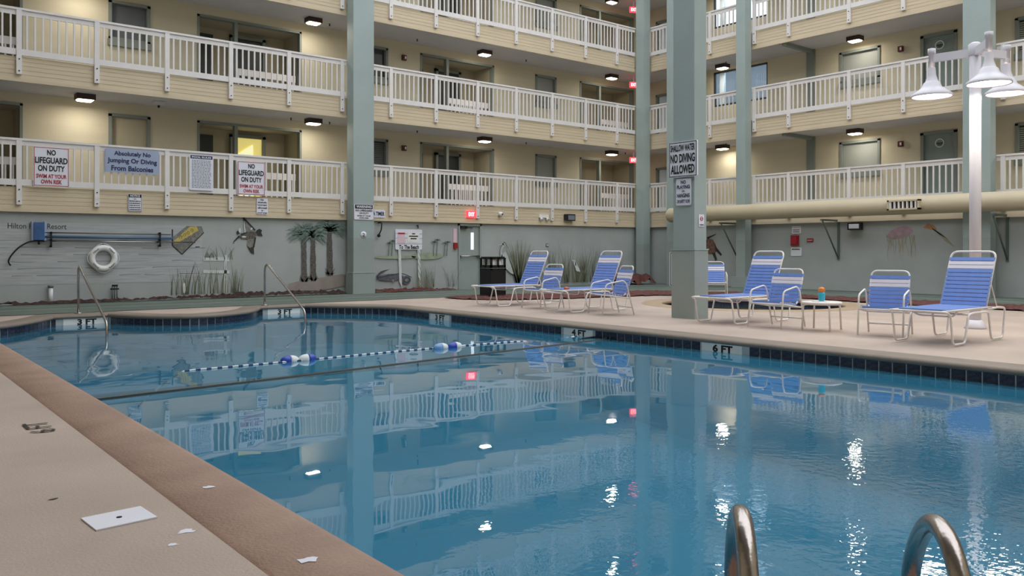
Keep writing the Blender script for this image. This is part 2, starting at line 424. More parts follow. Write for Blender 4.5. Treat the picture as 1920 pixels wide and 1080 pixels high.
# depth markers and waterline tiles
MARK = [('R', 6.48, 7.12, '6 FT', 'white depth marker tile reading 6 FT'), ('R', 9.21, 9.87, '4 FT', 'white depth marker tile reading 4 FT'), ('R', 13.1, 13.76, '3 FT', 'white depth marker tile reading 3 FT'),
        ('F', 3.12, 3.86, '3 FT', 'white depth marker tile reading 3 FT'), ('F', 6.98, 7.70, '3 FT', 'white depth marker tile reading 3 FT')]
tile_me = MB().box((-.070, -.008, -.072), (.070, .004, .072)).mesh('pool_tile', M['tile'])
zt = -.133
run = POOL[1:1+1+len(far_r)+len(far_m)+len(far_l)]
acc = .0775; last = 0
for i in range(len(run)-1):
    a = Vector(run[i]); b = Vector(run[i+1]); L = (b-a).length; t = (b-a).normalized()
    while acc <= L:
        p = a + t*acc
        skip = False
        for m_ in MARK:
            if m_[0] == 'R' and p.x > 9.0 and m_[1]-.06 < p.y < m_[2]+.06: skip = True
            if m_[0] == 'F' and p.y > 16.6 and m_[1]-.06 < p.x < m_[2]+.06: skip = True
        if not skip:
            # local -y faces the water: inward normal is left of the walk
            o = link('pool_tile', tile_me, pool, (p.x-5.3, p.y-8, zt), (0, 0, math.atan2(t.y, t.x)+PI))
        acc += .155
    acc -= L
for (s_, a, b, txt, lb) in MARK:
    if s_ == 'R': e = link('depth_marker', MB().box((-(b-a)/2, -.008, -.075), ((b-a)/2, .004, .075)).mesh('depth_marker', M['marker']), pool, (9.05-5.3, (a+b)/2-8, zt), (0, 0, -PI/2), lb)
    else: e = link('depth_marker', MB().box((-(b-a)/2, -.008, -.075), ((b-a)/2, .004, .075)).mesh('depth_marker', M['marker']), pool, ((a+b)/2-5.3, 16.7-8 if a < 5 else 16.8-8, zt), (0, 0, 0), lb)
    me = text_mesh(txt, .32, .1, .045); me.materials.append(M['black']); link('lettering', me, e, (.02, -.011, .01))
# water
def water_mat(body=(70, 156, 192), fac=.32):
    m = bpy.data.materials.new('pool_water'); m.use_nodes = True; nt = m.node_tree; N = nt.nodes; L = nt.links
    N.clear(); out = N.new('ShaderNodeOutputMaterial')
    tr = N.new('ShaderNodeBsdfTransparent'); tr.inputs['Color'].default_value = lin((170, 208, 220)) + (1,)
    gl = N.new('ShaderNodeBsdfGlossy'); gl.inputs['Roughness'].default_value = .015; gl.inputs['Color'].default_value = (1, 1, 1, 1)
    fr = N.new('ShaderNodeFresnel'); fr.inputs['IOR'].default_value = 1.43
    mx = N.new('ShaderNodeMixShader')
    tc = N.new('ShaderNodeTexCoord'); mp = N.new('ShaderNodeMapping'); mp.inputs['Scale'].default_value = (1, 1, 1); L.new(tc.outputs['Object'], mp.inputs['Vector'])
    n1 = N.new('ShaderNodeTexNoise'); n1.inputs['Scale'].default_value = 1.3; n1.inputs['Detail'].default_value = 1.5
    n2 = N.new('ShaderNodeTexNoise'); n2.inputs['Scale'].default_value = 16; n2.inputs['Detail'].default_value = 2
    L.new(mp.outputs[0], n1.inputs['Vector']); L.new(mp.outputs[0], n2.inputs['Vector'])
    # fine ripples live near the ladder corner (returns there), calm water towards the far end
    ln = N.new('ShaderNodeVectorMath'); ln.operation = 'DISTANCE'; ln.inputs[1].default_value = (5.2, .6, 0); L.new(tc.outputs['Object'], ln.inputs[0])
    mr = N.new('ShaderNodeMapRange'); mr.inputs['From Min'].default_value = 1.6; mr.inputs['From Max'].default_value = 4.2
    mr.inputs['To Min'].default_value = .42; mr.inputs['To Max'].default_value = .002; L.new(ln.outputs['Value'], mr.inputs['Value'])
    mu = N.new('ShaderNodeMath'); mu.operation = 'MULTIPLY'; L.new(n2.outputs['Fac'], mu.inputs[0]); L.new(mr.outputs['Result'], mu.inputs[1])
    ad = N.new('ShaderNodeMath'); ad.operation = 'ADD'; L.new(n1.outputs['Fac'], ad.inputs[0]); L.new(mu.outputs[0], ad.inputs[1])
    bp = N.new('ShaderNodeBump'); bp.inputs['Strength'].default_value = 1.0; bp.inputs['Distance'].default_value = .004
    L.new(ad.outputs[0], bp.inputs['Height']); L.new(bp.outputs['Normal'], gl.inputs['Normal']); L.new(bp.outputs['Normal'], fr.inputs['Normal'])
    L.new(fr.outputs['Fac'], mx.inputs['Fac']); df = N.new('ShaderNodeBsdfDiffuse'); df.inputs['Color'].default_value = lin(body) + (1,); m2 = N.new('ShaderNodeMixShader'); m2.inputs[0].default_value = fac
    L.new(tr.outputs[0], m2.inputs[1]); L.new(df.outputs[0], m2.inputs[2]); L.new(m2.outputs[0], mx.inputs[1]); L.new(gl.outputs[0], mx.inputs[2]); L.new(mx.outputs[0], out.inputs['Surface'])
    return m
WM = water_mat()
thin([(p[0], p[1]) for p in offs(POOL, -.012)], WATER, 'pool_water', WM, label='calm blue water filling the swimming pool, mirroring the balconies', cat='water')
# spa
st = thing('hot_tub', 'round in-ground hot tub with tan coping beside the white side table', 'hot tub', (SPA_C[0], SPA_C[1], 0))
MB().lathe([(SPA_R+.42, .0), (SPA_R+.40, .012), (SPA_R, .014), (SPA_R-.03, 0), (SPA_R-.03, -.05), (SPA_R, -.06)], 48, caps=False).build('coping', M['spacop'], st)
MB().lathe([(SPA_R, -.05), (SPA_R, -.2)], 48, caps=False).build('tile_band', M['tile'], st)
mb = MB(); mb.lathe([(SPA_R, -.2), (SPA_R-.05, -.45), (SPA_R-.5, -.47), (SPA_R-.52, -.85), (.02, -.86)], 48, caps=False); mb.build('basin', M['plaster'], st)
link('hot_tub_water', MB().lathe([(SPA_R-.01, -.141), (.02, -.14)], 48, caps=False).mesh('hot_tub_water', water_mat((62, 76, 78), .8)), None, (SPA_C[0], SPA_C[1], 0), label='dark still water in the round hot tub', cat='water')

# ------------------------------------------------------------------ room shell
def wall_open(name, side, plane, u0, u1, z0, z1, ops, m, th=.15):
    """wall slab with rectangular openings; side L: face at y=plane, solid behind; side R: x=plane"""
    us = sorted({u0, u1} | {o[0] for o in ops} | {o[1] for o in ops}); zs = sorted({z0, z1} | {o[2] for o in ops} | {o[3] for o in ops})
    mb = MB()
    def P(u, d, z): return (u, plane+d, z) if side == 'L' else (plane+d, u, z)
    for i in range(len(us)-1):
        for j in range(len(zs)-1):
            uc = (us[i]+us[i+1])/2; zc = (zs[j]+zs[j+1])/2
            if any(o[0] < uc < o[1] and o[2] < zc < o[3] for o in ops): continue
            mb.box(P(us[i], 0, zs[j]), P(us[i+1], th, zs[j+1]))
    return mb.build(name, m, None, kind=ST)
lv = [b + .5 for b in BOT]     # walkway floor heights
PER = 6.84
alc = [0.41, 7.25, 14.09, 20.93]
winsL = [5.11, 11.95, 18.79, -1.73]
opsL = []
for f in lv[:4]:
    for a in alc: opsL.append((a, min(a+2.83, 23.7), f+.02, f+2.0))
    for w in winsL: opsL.append((w, w+.93, f+1.04, f+1.98))
wl = wall_open('wall_left', 'L', YW, X0, XW+.1, lv[0], TOP, opsL, M['cream'])
winsR = [(12.4, 13.65), (7.6, 8.7), (2.6, 3.7)]; doorsR = [(10.2, 11.17), (4.6, 5.57)]
opsR = []
for k, f in enumerate(lv[:4]):
    for w in winsR: opsR.append((w[0], w[1], f+1.04, f+1.98))
    for d in doorsR: opsR.append((d[0], d[1], f+.02, f+2.0))
    if k >= 1: opsR.append((16.25, 18.45, f+.95, f+2.17))
    opsR.append((20.2, 21.1, f+.02, f+1.75))
wr = wall_open('wall_right', 'R', XW, Y0, YW+.1, lv[0], TOP, opsR, M['cream'])
# alcove interiors
mb = MB()
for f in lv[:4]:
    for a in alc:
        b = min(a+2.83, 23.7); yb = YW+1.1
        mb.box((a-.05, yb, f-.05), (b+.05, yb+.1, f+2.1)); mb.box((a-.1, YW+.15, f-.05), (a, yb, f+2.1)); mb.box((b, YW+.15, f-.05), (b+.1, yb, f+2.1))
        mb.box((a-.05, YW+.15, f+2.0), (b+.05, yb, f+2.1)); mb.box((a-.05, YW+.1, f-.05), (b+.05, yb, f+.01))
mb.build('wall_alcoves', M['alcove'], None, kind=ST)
# backs behind windows (dark rooms)
# ground floor walls
wg = wall_open('wall_left_ground', 'L', YG, X0, XG+.1, -.1, BOT[0], [(14.44, 15.30, 0, 1.98)], M['sage'])
wgr = wall_open('wall_right_ground', 'R', XG, Y0, YG, -.1, BOT[0], [], M['sage'])
box('wall_near', (X0-.2, Y0-.2, -.1), (XW, Y0, TOP), M['cream'], None, kind=ST)
box('wall_far_left', (X0-.2, Y0, -.1), (X0, YW, TOP), M['cream'], None, kind=ST)
box('floor_base', (X0, Y0, -2.4), (XG, YG, -2.2), M['dirt'], None, kind=ST)
# walkway slabs
for k, b in enumerate(BOT):
    mb = MB(); mb.box((X0, YR, b), (XW, YW+.02, b+.5)); mb.box((XR, Y0, b), (XW+.02, YR, b+.5))
    o = mb.build('floor_walkway', [M['fascia'], M['soffit'], M['soffit']], None, kind=ST)
    for p in o.data.polygons:
        if abs(p.normal.z) > .5: p.material_index = 1
    for q in range(5):
        z0 = b+.035+q*.093; z1 = z0+.097
        for side in 'LR':
            mb = MB()
            if side == 'L': v0 = [(X0, YR-.010, z0), (X0, YR+.001, z0), (X0, YR+.001, z1), (X0, YR-.004, z1)]; v1 = [(XR-.02, y, z) for _, y, z in v0]
            else: v0 = [(XR-.010, YR-.02, z0), (XR+.001, YR-.02, z0), (XR+.001, YR-.02, z1), (XR-.004, YR-.02, z1)]; v1 = [(x, Y0, z) for x, _, z in v0]
            mb._add(v0+v1, [(0, 3, 2, 1), (4, 5, 6, 7), (0, 1, 5, 4), (1, 2, 6, 5), (2, 3, 7, 6), (3, 0, 4, 7)]); mb.build('fascia_board', M['fascia'], o)
    mb = MB(); mb.box((X0, YR-.015, b-.03), (XR-.02, YR+.03, b+.035)); mb.box((XR-.015, Y0, b-.03), (XR+.03, YR-.02, b+.035))
    mb.build('trim_%d' % (k+1), M['fascia'], None, kind=ST)
# cross beam and pilaster on the right walkway
for k, b in enumerate(BOT[1:4]):
    mb = MB(); mb.box((XR+.05, 14.55, b-.1), (XW, 14.7, b)); mb.box((XW-.06, 14.5, b-2.3), (XW, 14.78, b)); mb.build('trim_%d' % (k+5), M['frame'], None, kind=ST)
# skylight roof: beams with open bays
mb = MB()
for x in [X0+3.75*i for i in range(9)]: mb.box((x-.12, Y0, TOP), (x+.12, YW, TOP+.35))
for y in [Y0+3.75*i for i in range(9)]: mb.box((X0, y-.08, TOP), (XW, y+.08, TOP+.25))
mb.build('ceiling_beams', M['white'], None, kind=ST)
box('ceiling', (X0, YR+.3, TOP-.05), (XW, YW+.2, TOP), M['soffit'], None, kind=ST); box('added_shade_ceiling', (X0, Y0, TOP-.05), (2.6, YR+.3, TOP), M['soffit'], None, kind=ST); box('ceiling_right', (XR+.3, Y0, TOP-.05), (XW+.2, YR, TOP), M['soffit'], None, kind=ST)  # middle slab is added out of view to darken the near left deck

# windows and doors -----------------------------------------------------
wn = [0]; dn = [0]
def window(side, plane, u0, u1, z0, z1, pane, slats=None, sill=True):
    """u0<u1 in wall coordinate"""
    wn[0] += 1; w = u1-u0; h = z1-z0; uc = (u0+u1)/2
    e = link('window_%d' % wn[0], None, None, (uc, plane, z0) if side == 'L' else (plane, uc, z0), (0, 0, SIDE[side]), kind=ST)
    fr = MB(); t = .055
    for a, b in (((-w/2-.02, 0), (w/2+.02, t)), ((-w/2-.02, h-t), (w/2+.02, h+.02)), ((-w/2-.02, 0), (-w/2+t, h)), ((w/2-t, 0), (w/2+.02, h))):
        fr.box((a[0], -.03, a[1]), (b[0], .13, b[1]))
    if sill: fr.box((-w/2-.04, -.06, -.16), (w/2+.04, .06, 0))
    fr.build('window_frame', M['frame'], e)
    box('pane', (-w/2+.03, .09, .03), (w/2-.03, .10, h-.03), pane, e)
    if slats:
        sb = MB()
        for k in range(14):
            z = .08 + (h-.16)*k/14; sb.box((-w/2+.06, .072, z), (w/2-.06, .085, z+(h-.16)/14*.6))
        sb.build('blind_slats', slats, e, kind='stuff')
    return e
def door(side, plane, u0, u1, z0, z1, m, badge=False, handle=True, frame=True):
    dn[0] += 1; w = u1-u0; h = z1-z0; uc = (u0+u1)/2
    e = link('door_%d' % dn[0], None, None, (uc, plane, z0) if side == 'L' else (plane, uc, z0), (0, 0, SIDE[side]), kind=ST)
    if frame:
        fr = MB(); t = .07
        for a, b in (((-w/2-.02, h-t), (w/2+.02, h+.02)), ((-w/2-.02, 0), (-w/2+t, h)), ((w/2-t, 0), (w/2+.02, h))): fr.box((a[0], -.03, a[1]), (b[0], .13, b[1]))
        fr.build('door_frame', M['frame'], e)
    lf = box('door_leaf', (-w/2+.05, .06, .01), (w/2-.05, .10, h-.05), m, e)
    if handle: MB().tube([(-w/2+.13, .055, .95), (-w/2+.13, .01, .95), (-w/2+.24, .01, .95)], .012, 8).build('door_handle', M['chrome'], lf)
    if badge:
        MB().tube([(.115*math.cos(2*PI*i/20), .05, h-.32+.115*math.sin(2*PI*i/20)) for i in range(20)], .012, 6, closed=True).build('round_badge', M['white'], lf)
        MB().box((-.08, .05, h-.34), (.08, .056, h-.31)).box((-.05, .05, h-.38), (.05, .056, h-.36)).build('badge_print', M['black'], lf)
    return e
for k, f in enumerate(lv[:4]):
    for j, w in enumerate(winsL):
        pane = M['blinddark'] if (k, j) in ((1, 0), (2, 0), (2, 1)) else M['glass'] if (k, j) in ((0, 1), (1, 1)) else M['blind'] if j == 2 else M['alcove']
        window('L', YW, w, w+.93, f+1.04, f+1.98, pane, M['blinddark'] if (k, j) == (0, 1) else None)
    for w in winsR: window('R', XW, w[0], w[1], f+1.04, f+1.98, M['blind'] if w[0] > 10 else M['glass'], M['blind'] if w[0] < 10 else None)
    for d in doorsR: door('R', XW, d[0], d[1], f+.02, f+2.0, M['doorp'], badge=True)
    window('R', XW, 20.2, 21.1, f+.02, f+1.75, M['skyglass'], sill=False)
    for a in alc:
        if a < 0: continue
        yb = YW+1.1-.10
        door('L', yb, a+.03, a+.80, f+.01, f+1.87, M['darkdoor'], frame=False)
        if a < 20.5: door('L', yb, a+1.23, a+2.2, f+.01, f+1.88, M['lit'] if (k == 0 and abs(a-7.25) < .1) else M['darkdoor'], handle=False) 
        # opening frame and mullion
        b = min(a+2.83, 23.7); mb = MB(); y = YW
        mb.box((a-.03, y-.02, f), (a+.03, y+.16, f+2.02)); mb.box((b-.03, y-.02, f), (b+.03, y+.16, f+2.02)); mb.box((a-.03, y-.02, f+1.97), (b+.03, y+.16, f+2.03))
        mb.box((a+.95, y-.01, f), (a+1.04, y+.14, f+2.0))
        mb.build('trim_%d' % (10+dn[0]), M['frame'], None, kind=ST)
# sloping door seen in the lit room
e = MB(); e._add([(8.62, YW+1.035, lv[0]+.02), (9.12, YW+1.035, lv[0]+.02), (9.12, YW+1.035, lv[0]+1.65), (8.62, YW+1.035, lv[0]+1.3)], [(0, 1, 2, 3)])
e.build('door_lit', M['lit2'], None, kind=ST)
# large glazed openings on the right side (levels 3 and up)
def glassmat():
    m = bpy.data.materials.new('clear_glazing'); m.use_nodes = True; nt = m.node_tree; N = nt.nodes; L = nt.links; N.clear()
    out = N.new('ShaderNodeOutputMaterial'); tr = N.new('ShaderNodeBsdfTransparent'); tr.inputs['Color'].default_value = (.85, .92, .97, 1)
    gl = N.new('ShaderNodeBsdfGlossy'); gl.inputs['Roughness'].default_value = .01; fr = N.new('ShaderNodeFresnel'); fr.inputs['IOR'].default_value = 1.5
    mx = N.new('ShaderNodeMixShader'); L.new(fr.outputs[0], mx.inputs[0]); L.new(tr.outputs[0], mx.inputs[1]); L.new(gl.outputs[0], mx.inputs[2]); L.new(mx.outputs[0], out.inputs[0]); return m
GM = glassmat()
for f in lv[1:4]:
    wn[0] += 1; e = link('window_%d' % wn[0], None, None, (XW, 17.35, f+.95), (0, 0, -PI/2), kind=ST)
    mb = MB(); w = 2.2; h = 1.22
    for a, b in (((-w/2, 0), (w/2, .06)), ((-w/2, h-.05), (w/2, h)), ((-w/2, 0), (-w/2+.04, h)), ((w/2-.04, 0), (w/2, h))): mb.box((a[0], 0, a[1]), (b[0], .1, b[1]))
    mb.build('window_frame', M['darkdoor'], e)
    box('mullion', (-.86, .02, .05), (-.68, .12, h-.05), M['skyglass'], e)
    box('pane', (-w/2+.03, .05, .05), (w/2-.03, .06, h-.04), GM, e)
# concrete building outside the glazing
ob = thing('outside_building', 'grey concrete wing seen outside through the glazed opening', 'building', (34, 22, 0))
box('wing_wall', (-3, -9, 0), (3, 9, 9.3), M['concrete'], ob); box('parapet', (-3.3, -9.2, 9.3), (3.3, 9.2, 9.6), M['white'], ob)
for z in (2.6, 5.0, 7.4): box('slab_edge', (-3.2, -9, z), (-3.0, 9, z+.25), M['white'], ob)

# ground floor exit door
dn[0] += 1
e = link('door_%d' % dn[0], None, None, (14.87, YG, 0), None, kind=ST)
fr = MB()
for a, b in (((-.43, 1.92), (.43, 1.99)), ((-.43, 0), (-.38, 1.99)), ((.37, 0), (.43, 1.99))): fr.box((a[0], -.04, a[1]), (b[0], .12, b[1]))
fr.build('door_frame', M['column_dark'], e)
lf = box('door_leaf', (-.38, .03, .01), (.37, .08, 1.93), M['column_dark'], e)
box('vision_pane', (.07, .015, 1.2), (.17, .03, 1.72), mat('lit_pane', (210, 225, 235), .3, emit=(215, 228, 240), es=.9), lf)
MB().tube([(-.36, -.05, 1.0), (.34, -.05, 1.0)], .022, 8).box((-.36, -.05, .97), (-.30, .03, 1.03)).box((.28, -.05, .97), (.36, .03, 1.03)).build('push_bar', M['chrome'], lf)
MB().box((-.36, -.06, 1.84), (-.1, .03, 1.9)).tube([(-.2, -.05, 1.86), (.0, -.14, 1.86), (.12, 0, 1.88)], .012, 6).build('door_closer', M['bolt'], lf)

# ------------------------------------------------------------------ columns
def column(x0, x1, y0, y1, label, ztrim, zpaint, top=TOP, grow=.025):
    e = thing('column', label, 'column', ((x0+x1)/2, (y0+y1)/2, 0)); w = (x1-x0)/2; d = (y1-y0)/2
    box('shaft', (-w, -d, zpaint), (w, d, top), M['column'], e)
    box('lower_shaft', (-w, -d, 0), (w, d, zpaint), M['column_dark'], e)
    if ztrim:
        box('base', (-w-grow, -d-grow, 0), (w+grow, d+grow, ztrim), M['column_dark'], e)
        box('ledge', (-w-grow-.01, -d-grow-.01, ztrim-.012), (w+grow+.01, d+grow+.01, ztrim+.012), M['column'], e)
    return e
column(10.66, 11.28, 19.93, 20.28, 'tall grey-green column in front of the left railings, carrying the warning sign', .58, 1.51)
column(22.06, 22.40, 19.92, 20.28, 'slim grey-green column in the inner corner of the two buildings', None, 1.4)
cC = column(11.32, 11.64, 9.07, 9.53, 'thick grey-green column on the pool deck with the no diving sign', 1.19, 1.19, grow=.022)
column(22.08, 22.40, 18.2, 18.88, 'grey-green column behind the deck column, at the cream duct end', None, 1.5)
cE = column(22.08, 22.40, 15.7, 16.04, 'narrow grey-green column behind the duct, right of the deck column', None, 1.5)
box('base', (-.24, -.3, 0), (.24, .3, .35), M['column_dark'], cE)
column(22.08, 22.40, 8.55, 9.2, 'wide grey-green column behind the white lamp post', None, 1.5)

# ------------------------------------------------------------------ railings
bal_me = MB().box((-.0175, -.0175, 0), (.0175, .0175, .80)).mesh('baluster', M['rail'])
post_mb = MB(); post_mb.box((-.052, -.03, -.40), (.052, .03, .98)); post_me = post_mb.mesh('post', M['rail'])
bolt_me = MB().lathe([(.014, 0), (.014, .012)], 8).mesh('bolt', M['bolt'])
cap_me = MB().box((-.052, -.03, -.46), (.052, .03, -.40)).mesh('end_block', M['rail'])
def railing(side, lvl, u0, u1, posts, label, stuff=False, pitch=.1515, phase=None):
    """u0<u1. local x runs along the wall; the local origin is at slab top under the rail"""
    b = BOT[lvl]; L = u1-u0; uc = (u0+u1)/2
    if side == 'L': e = thing('balcony_railing', label, 'railing', (uc, YR-.035, b+.52)); sgn = 1
    else: e = thing('balcony_railing', label, 'railing', (XR-.035, uc, b+.52), -PI/2); sgn = -1
    box('top_rail', (-L/2, -.045, .965), (L/2, .045, 1.01), M['rail'], e)
    box('sub_rail', (-L/2, -.015, .86), (L/2, .02, .965), M['rail'], e)
    box('bottom_rail', (-L/2, -.022, .01), (L/2, .022, .14), M['rail'], e)
    pl = sorted((p-uc)*sgn for p in posts)
    mbB = MB()
    for p in pl:
        if stuff: mbB.box((p-.052, -.03, -.4), (p+.052, .03, .98)); continue
        po = link('post', post_me, e, (p, -.012, 0))
        for z in (-.08, -.33): link('bolt', bolt_me, po, (0, -.03, z), (PI/2, 0, 0))
    edges = [-L/2] + pl + [L/2]
    k0 = 0
    for a, c in zip(edges[:-1], edges[1:]):
        inner = (a in pl) and (c in pl)
        if c-a < .12: continue
        nb = max(1, round((c-a)/pitch)) - 1
        for q in range(1, nb+1):
            x = a + (c-a)*q/(nb+1) if inner else (c - pitch*q if c in pl else a + pitch*q)
            if x < -L/2+.04 or x > L/2-.04: continue
            if stuff: mbB.box((x-.0175, -.0175, .1), (x+.0175, .0175, .9))
            else: link('baluster', bal_me, e, (x, .0, .11))
    if stuff: mbB.build('balusters', M['rail'], e, kind='stuff')
    return e
PL = [2.96-1.515*2, 2.96-1.515] + [2.96+1.515*k for k in range(13)]
names = ['lowest', 'middle', 'upper']
for k in range(4):
    st_ = k == 3
    nm = names[k] if k < 3 else 'topmost'
    railing('L', k, -1.2, 10.66, [p for p in PL if p < 10.6], 'white picket balcony railing, %s level, left of the left column' % nm, st_)
    railing('L', k, 11.28, 22.06, [p for p in PL if 11.3 < p < 22], 'white picket balcony railing, %s level, between left column and corner' % nm, st_)
    railing('R', k, 18.88, 20.28 if True else 0, [], 'short white picket balcony railing, %s level, just right of the corner column' % nm, st_)
    railing('R', k, 16.04, 18.2, [17.34], 'white picket balcony railing, %s level, between deck column and narrow column' % nm, st_)
    railing('R', k, 9.2, 15.7, [15.62, 14.4, 12.45, 10.89, 9.3], 'white picket balcony railing, %s level, left of the lamp post column' % nm, st_)
    railing('R', k, 3.0, 8.55, [8.4, 6.9, 5.4, 3.9], 'white picket balcony railing, %s level, right of the lamp post column' % nm, st_)
# guard rails inside the alcoves
gp = None
bal2 = MB().box((-.02, -.015, 0), (.02, .015, .62)).mesh('baluster', M['rail'])
for k, f in enumerate(lv[:3]):
    for j, a in enumerate(alc):
        if j == 3: a0, a1 = a+1.05, 23.65
        else: a0, a1 = a+1.06, a+2.78
        if a1 < 0: continue
        L = a1-a0
        e = thing('alcove_guard', 'low white board guard across the %s alcove, %s level' % (('far left', 'left-hand', 'middle', 'corner')[j], names[k]), 'railing', ((a0+a1)/2, YW+.22, f))
        box('top_board', (-L/2, -.02, .62), (L/2, .02, .80), M['rail'], e)
        for q in range(11): link('baluster', bal2, e, (-L/2+.08+(L-.16)*q/10, .0, .015))
        box('bottom_rail', (-L/2, -.02, .02), (L/2, .02, .12), M['rail'], e)

# ------------------------------------------------------------------ soffit lamps, alarms, exit signs, sprinklers
lamp_i = 0
def soffit_light(x, y, z, label, rz=0):
    e = thing('ceiling_light', label, 'ceiling light', (x, y, z), rz, 'soffit lights under the walkways')
    MB().prism([(-.2, -.15), (.2, -.15), (.2, .15), (-.2, .15)], -.13, 0).build('housing', M['fixture'], e)
    mb = MB(); mb._add([(-.17, -.12, -.13), (.17, -.12, -.13), (.17, .12, -.13), (-.17, .12, -.13), (-.14, -.1, -.165), (.14, -.1, -.165), (.14, .1, -.165), (-.14, .1, -.165)],
        [(0, 4, 5, 1), (1, 5, 6, 2), (2, 6, 7, 3), (3, 7, 4, 0), (4, 7, 6, 5)]); mb.build('diffuser', M['diffuser'], e)
    ld = bpy.data.lights.new('soffit_lamp', 'AREA'); ld.shape = 'RECTANGLE'; ld.size = .3; ld.size_y = .2; ld.energy = SOFFIT_W; ld.color = (1, .94, .86)
    lo = bpy.data.objects.new('lamp_light', ld); C.objects.link(lo); lo.parent = e; lo.location = (0, 0, -.18)
    return e
lvn = {1: 'under the middle walkway', 2: 'under the upper walkway', 3: 'under the top walkway'}
for k in (1, 2, 3):
    for j, x in enumerate((4.43, 10.15, 16.06, 21.85)):
        soffit_light(x, 21.27, BOT[k], 'bronze ceiling light %s on the left, %s from the corner' % (lvn[k], ('fourth', 'third', 'second', 'first')[j]))
    for j, y in enumerate((17.7, 12.9, 7.2)):
        soffit_light(23.6, y, BOT[k], 'bronze ceiling light %s on the right, %s from the corner' % (lvn[k], ('first', 'second', 'third')[j]), PI/2)
def alarm(side, u, z, label):
    e = thing('fire_alarm', label, 'alarm', (u, YW-.03, z) if side == 'L' else (XW-.03, u, z), SIDE[side])
    box('body', (-.07, -.05, -.08), (.07, .03, .08), M['alarm'], e); box('strobe', (0, -.07, -.04), (.045, -.05, .04), M['white'], e)
for k, y in ((1, 93), (0, 263)):
    alarm('L', 13.45, lv[k]+1.78, 'small dark red fire alarm on left building wall, %s level' % names[k])
    alarm('R', 11.75, lv[k]+1.75, 'small dark red fire alarm on right building wall, %s level' % names[k])
def exit_sign(loc, rz, label):
    e = thing('exit_sign', label, 'exit sign', loc, rz)
    box('sign_box', (-.15, -.035, -.1), (.15, .035, .1), M['exit'], e)
    if loc[2] > 3: box('stem', (-.02, -.02, .1), (.02, .02, .3), M['white'], e)
    letters('EXIT', .22, .12, M['exitl'], e, 0, 0, -.04)
for k in (0, 1, 2): exit_sign((22.72, 21.0, BOT[k+1]-.3), -.5, 'glowing red exit sign hanging under the walkway near the corner, %s level' % names[k])
exit_sign((14.83, YR-.04, 2.27), 0, 'glowing red exit sign on the fascia above the ground floor door')
for (x, y, k, w) in ((9.6, 21.5, 1, 'left of the light beside the left column, middle level'), (10.75, 21.5, 1, 'right of the light beside the left column, middle level'), (13.6, 21.4, 1, 'right of the left column, middle level'),
                     (17.9, 21.4, 1, 'midway between left column and corner, middle level'), (22.6, 21.3, 1, 'close to the inner corner, middle level'), (13.6, 21.4, 2, 'right of the left column, upper level'), (17.9, 21.4, 2, 'midway between left column and corner, upper level'),
                     (10.75, 21.5, 2, 'right of the light beside the left column, upper level'), (23.4, 8.0, 1, 'right of the lamp post column'), (23.4, 17.4, 1, 'between deck column and narrow column, middle level'), (23.4, 17.4, 2, 'between deck column and narrow column, upper level')):
    MB().lathe([(.03, -.06), (.015, -.05), (.015, -.01), (.035, 0)], 10).build('sprinkler', M['bolt'], None, loc=(x, y, BOT[k]), label='small dark sprinkler head ' + w, cat='sprinkler', group='sprinkler heads under the walkways')
e = thing('smoke_detector', 'round pale smoke detector with dark centre under the middle walkway', 'detector', (6.05, 21.2, BOT[1]))
MB().lathe([(.02, -.09), (.13, -.06), (.16, -.02), (.16, 0)], 18).build('housing', M['soffit'], e); MB().lathe([(.012, -.15), (.03, -.13), (.03, -.08)], 10).build('sensor', M['bolt'], e)
# devices on the lowest fascia
def fdev(name, label, cat, x, z): return thing(name, label, cat, (x, YR, z))
e = fdev('security_camera', 'small white dome camera on the lowest fascia', 'camera', 15.95, 2.3)
MB().box((-.05, -.05, -.03), (.05, 0, .07)).build('bracket', M['white'], e); MB().ell((0, -.09, 0), (.07, .07, .07)).build('dome', M['white'], e); box('lens', (-.02, -.17, -.02), (.03, -.15, .02), M['bolt'], e)
e = fdev('emergency_light', 'white twin-head emergency light on the lowest fascia', 'light', 17.75, 2.28)
box('body', (-.2, -.06, -.04), (.2, 0, .06), M['white'], e)
for s in (-1, 1): MB().lathe([(.03, 0), (.06, .08), (.055, .09)], 12).build('lamp_head', M['white'], e, loc=(.13*s, -.05, -.06), rot=(PI/2+.6, 0, 0))
e = fdev('floodlight', 'black rectangular floodlight on the lowest fascia', 'light', 18.85, 2.26)
MB().box((-.2, -.16, -.1), (.2, -.03, .12)).box((-.05, -.03, -.05), (.05, 0, .05)).build('housing', M['bin'], e); box('lens', (-.13, -.17, -.07), (.16, -.16, .08), M['inkgrey'], e)
e = thing('floodlight', 'black rectangular floodlight on the ground floor right wall under the duct', 'light', (XG, 12.3, 1.86), -PI/2)
MB().box((-.2, -.16, -.1), (.2, -.03, .1)).box((-.05, -.03, -.05), (.05, 0, .05)).build('housing', M['bin'], e); box('lens', (-.15, -.17, -.06), (.15, -.16, .07), M['signwhite'], e)

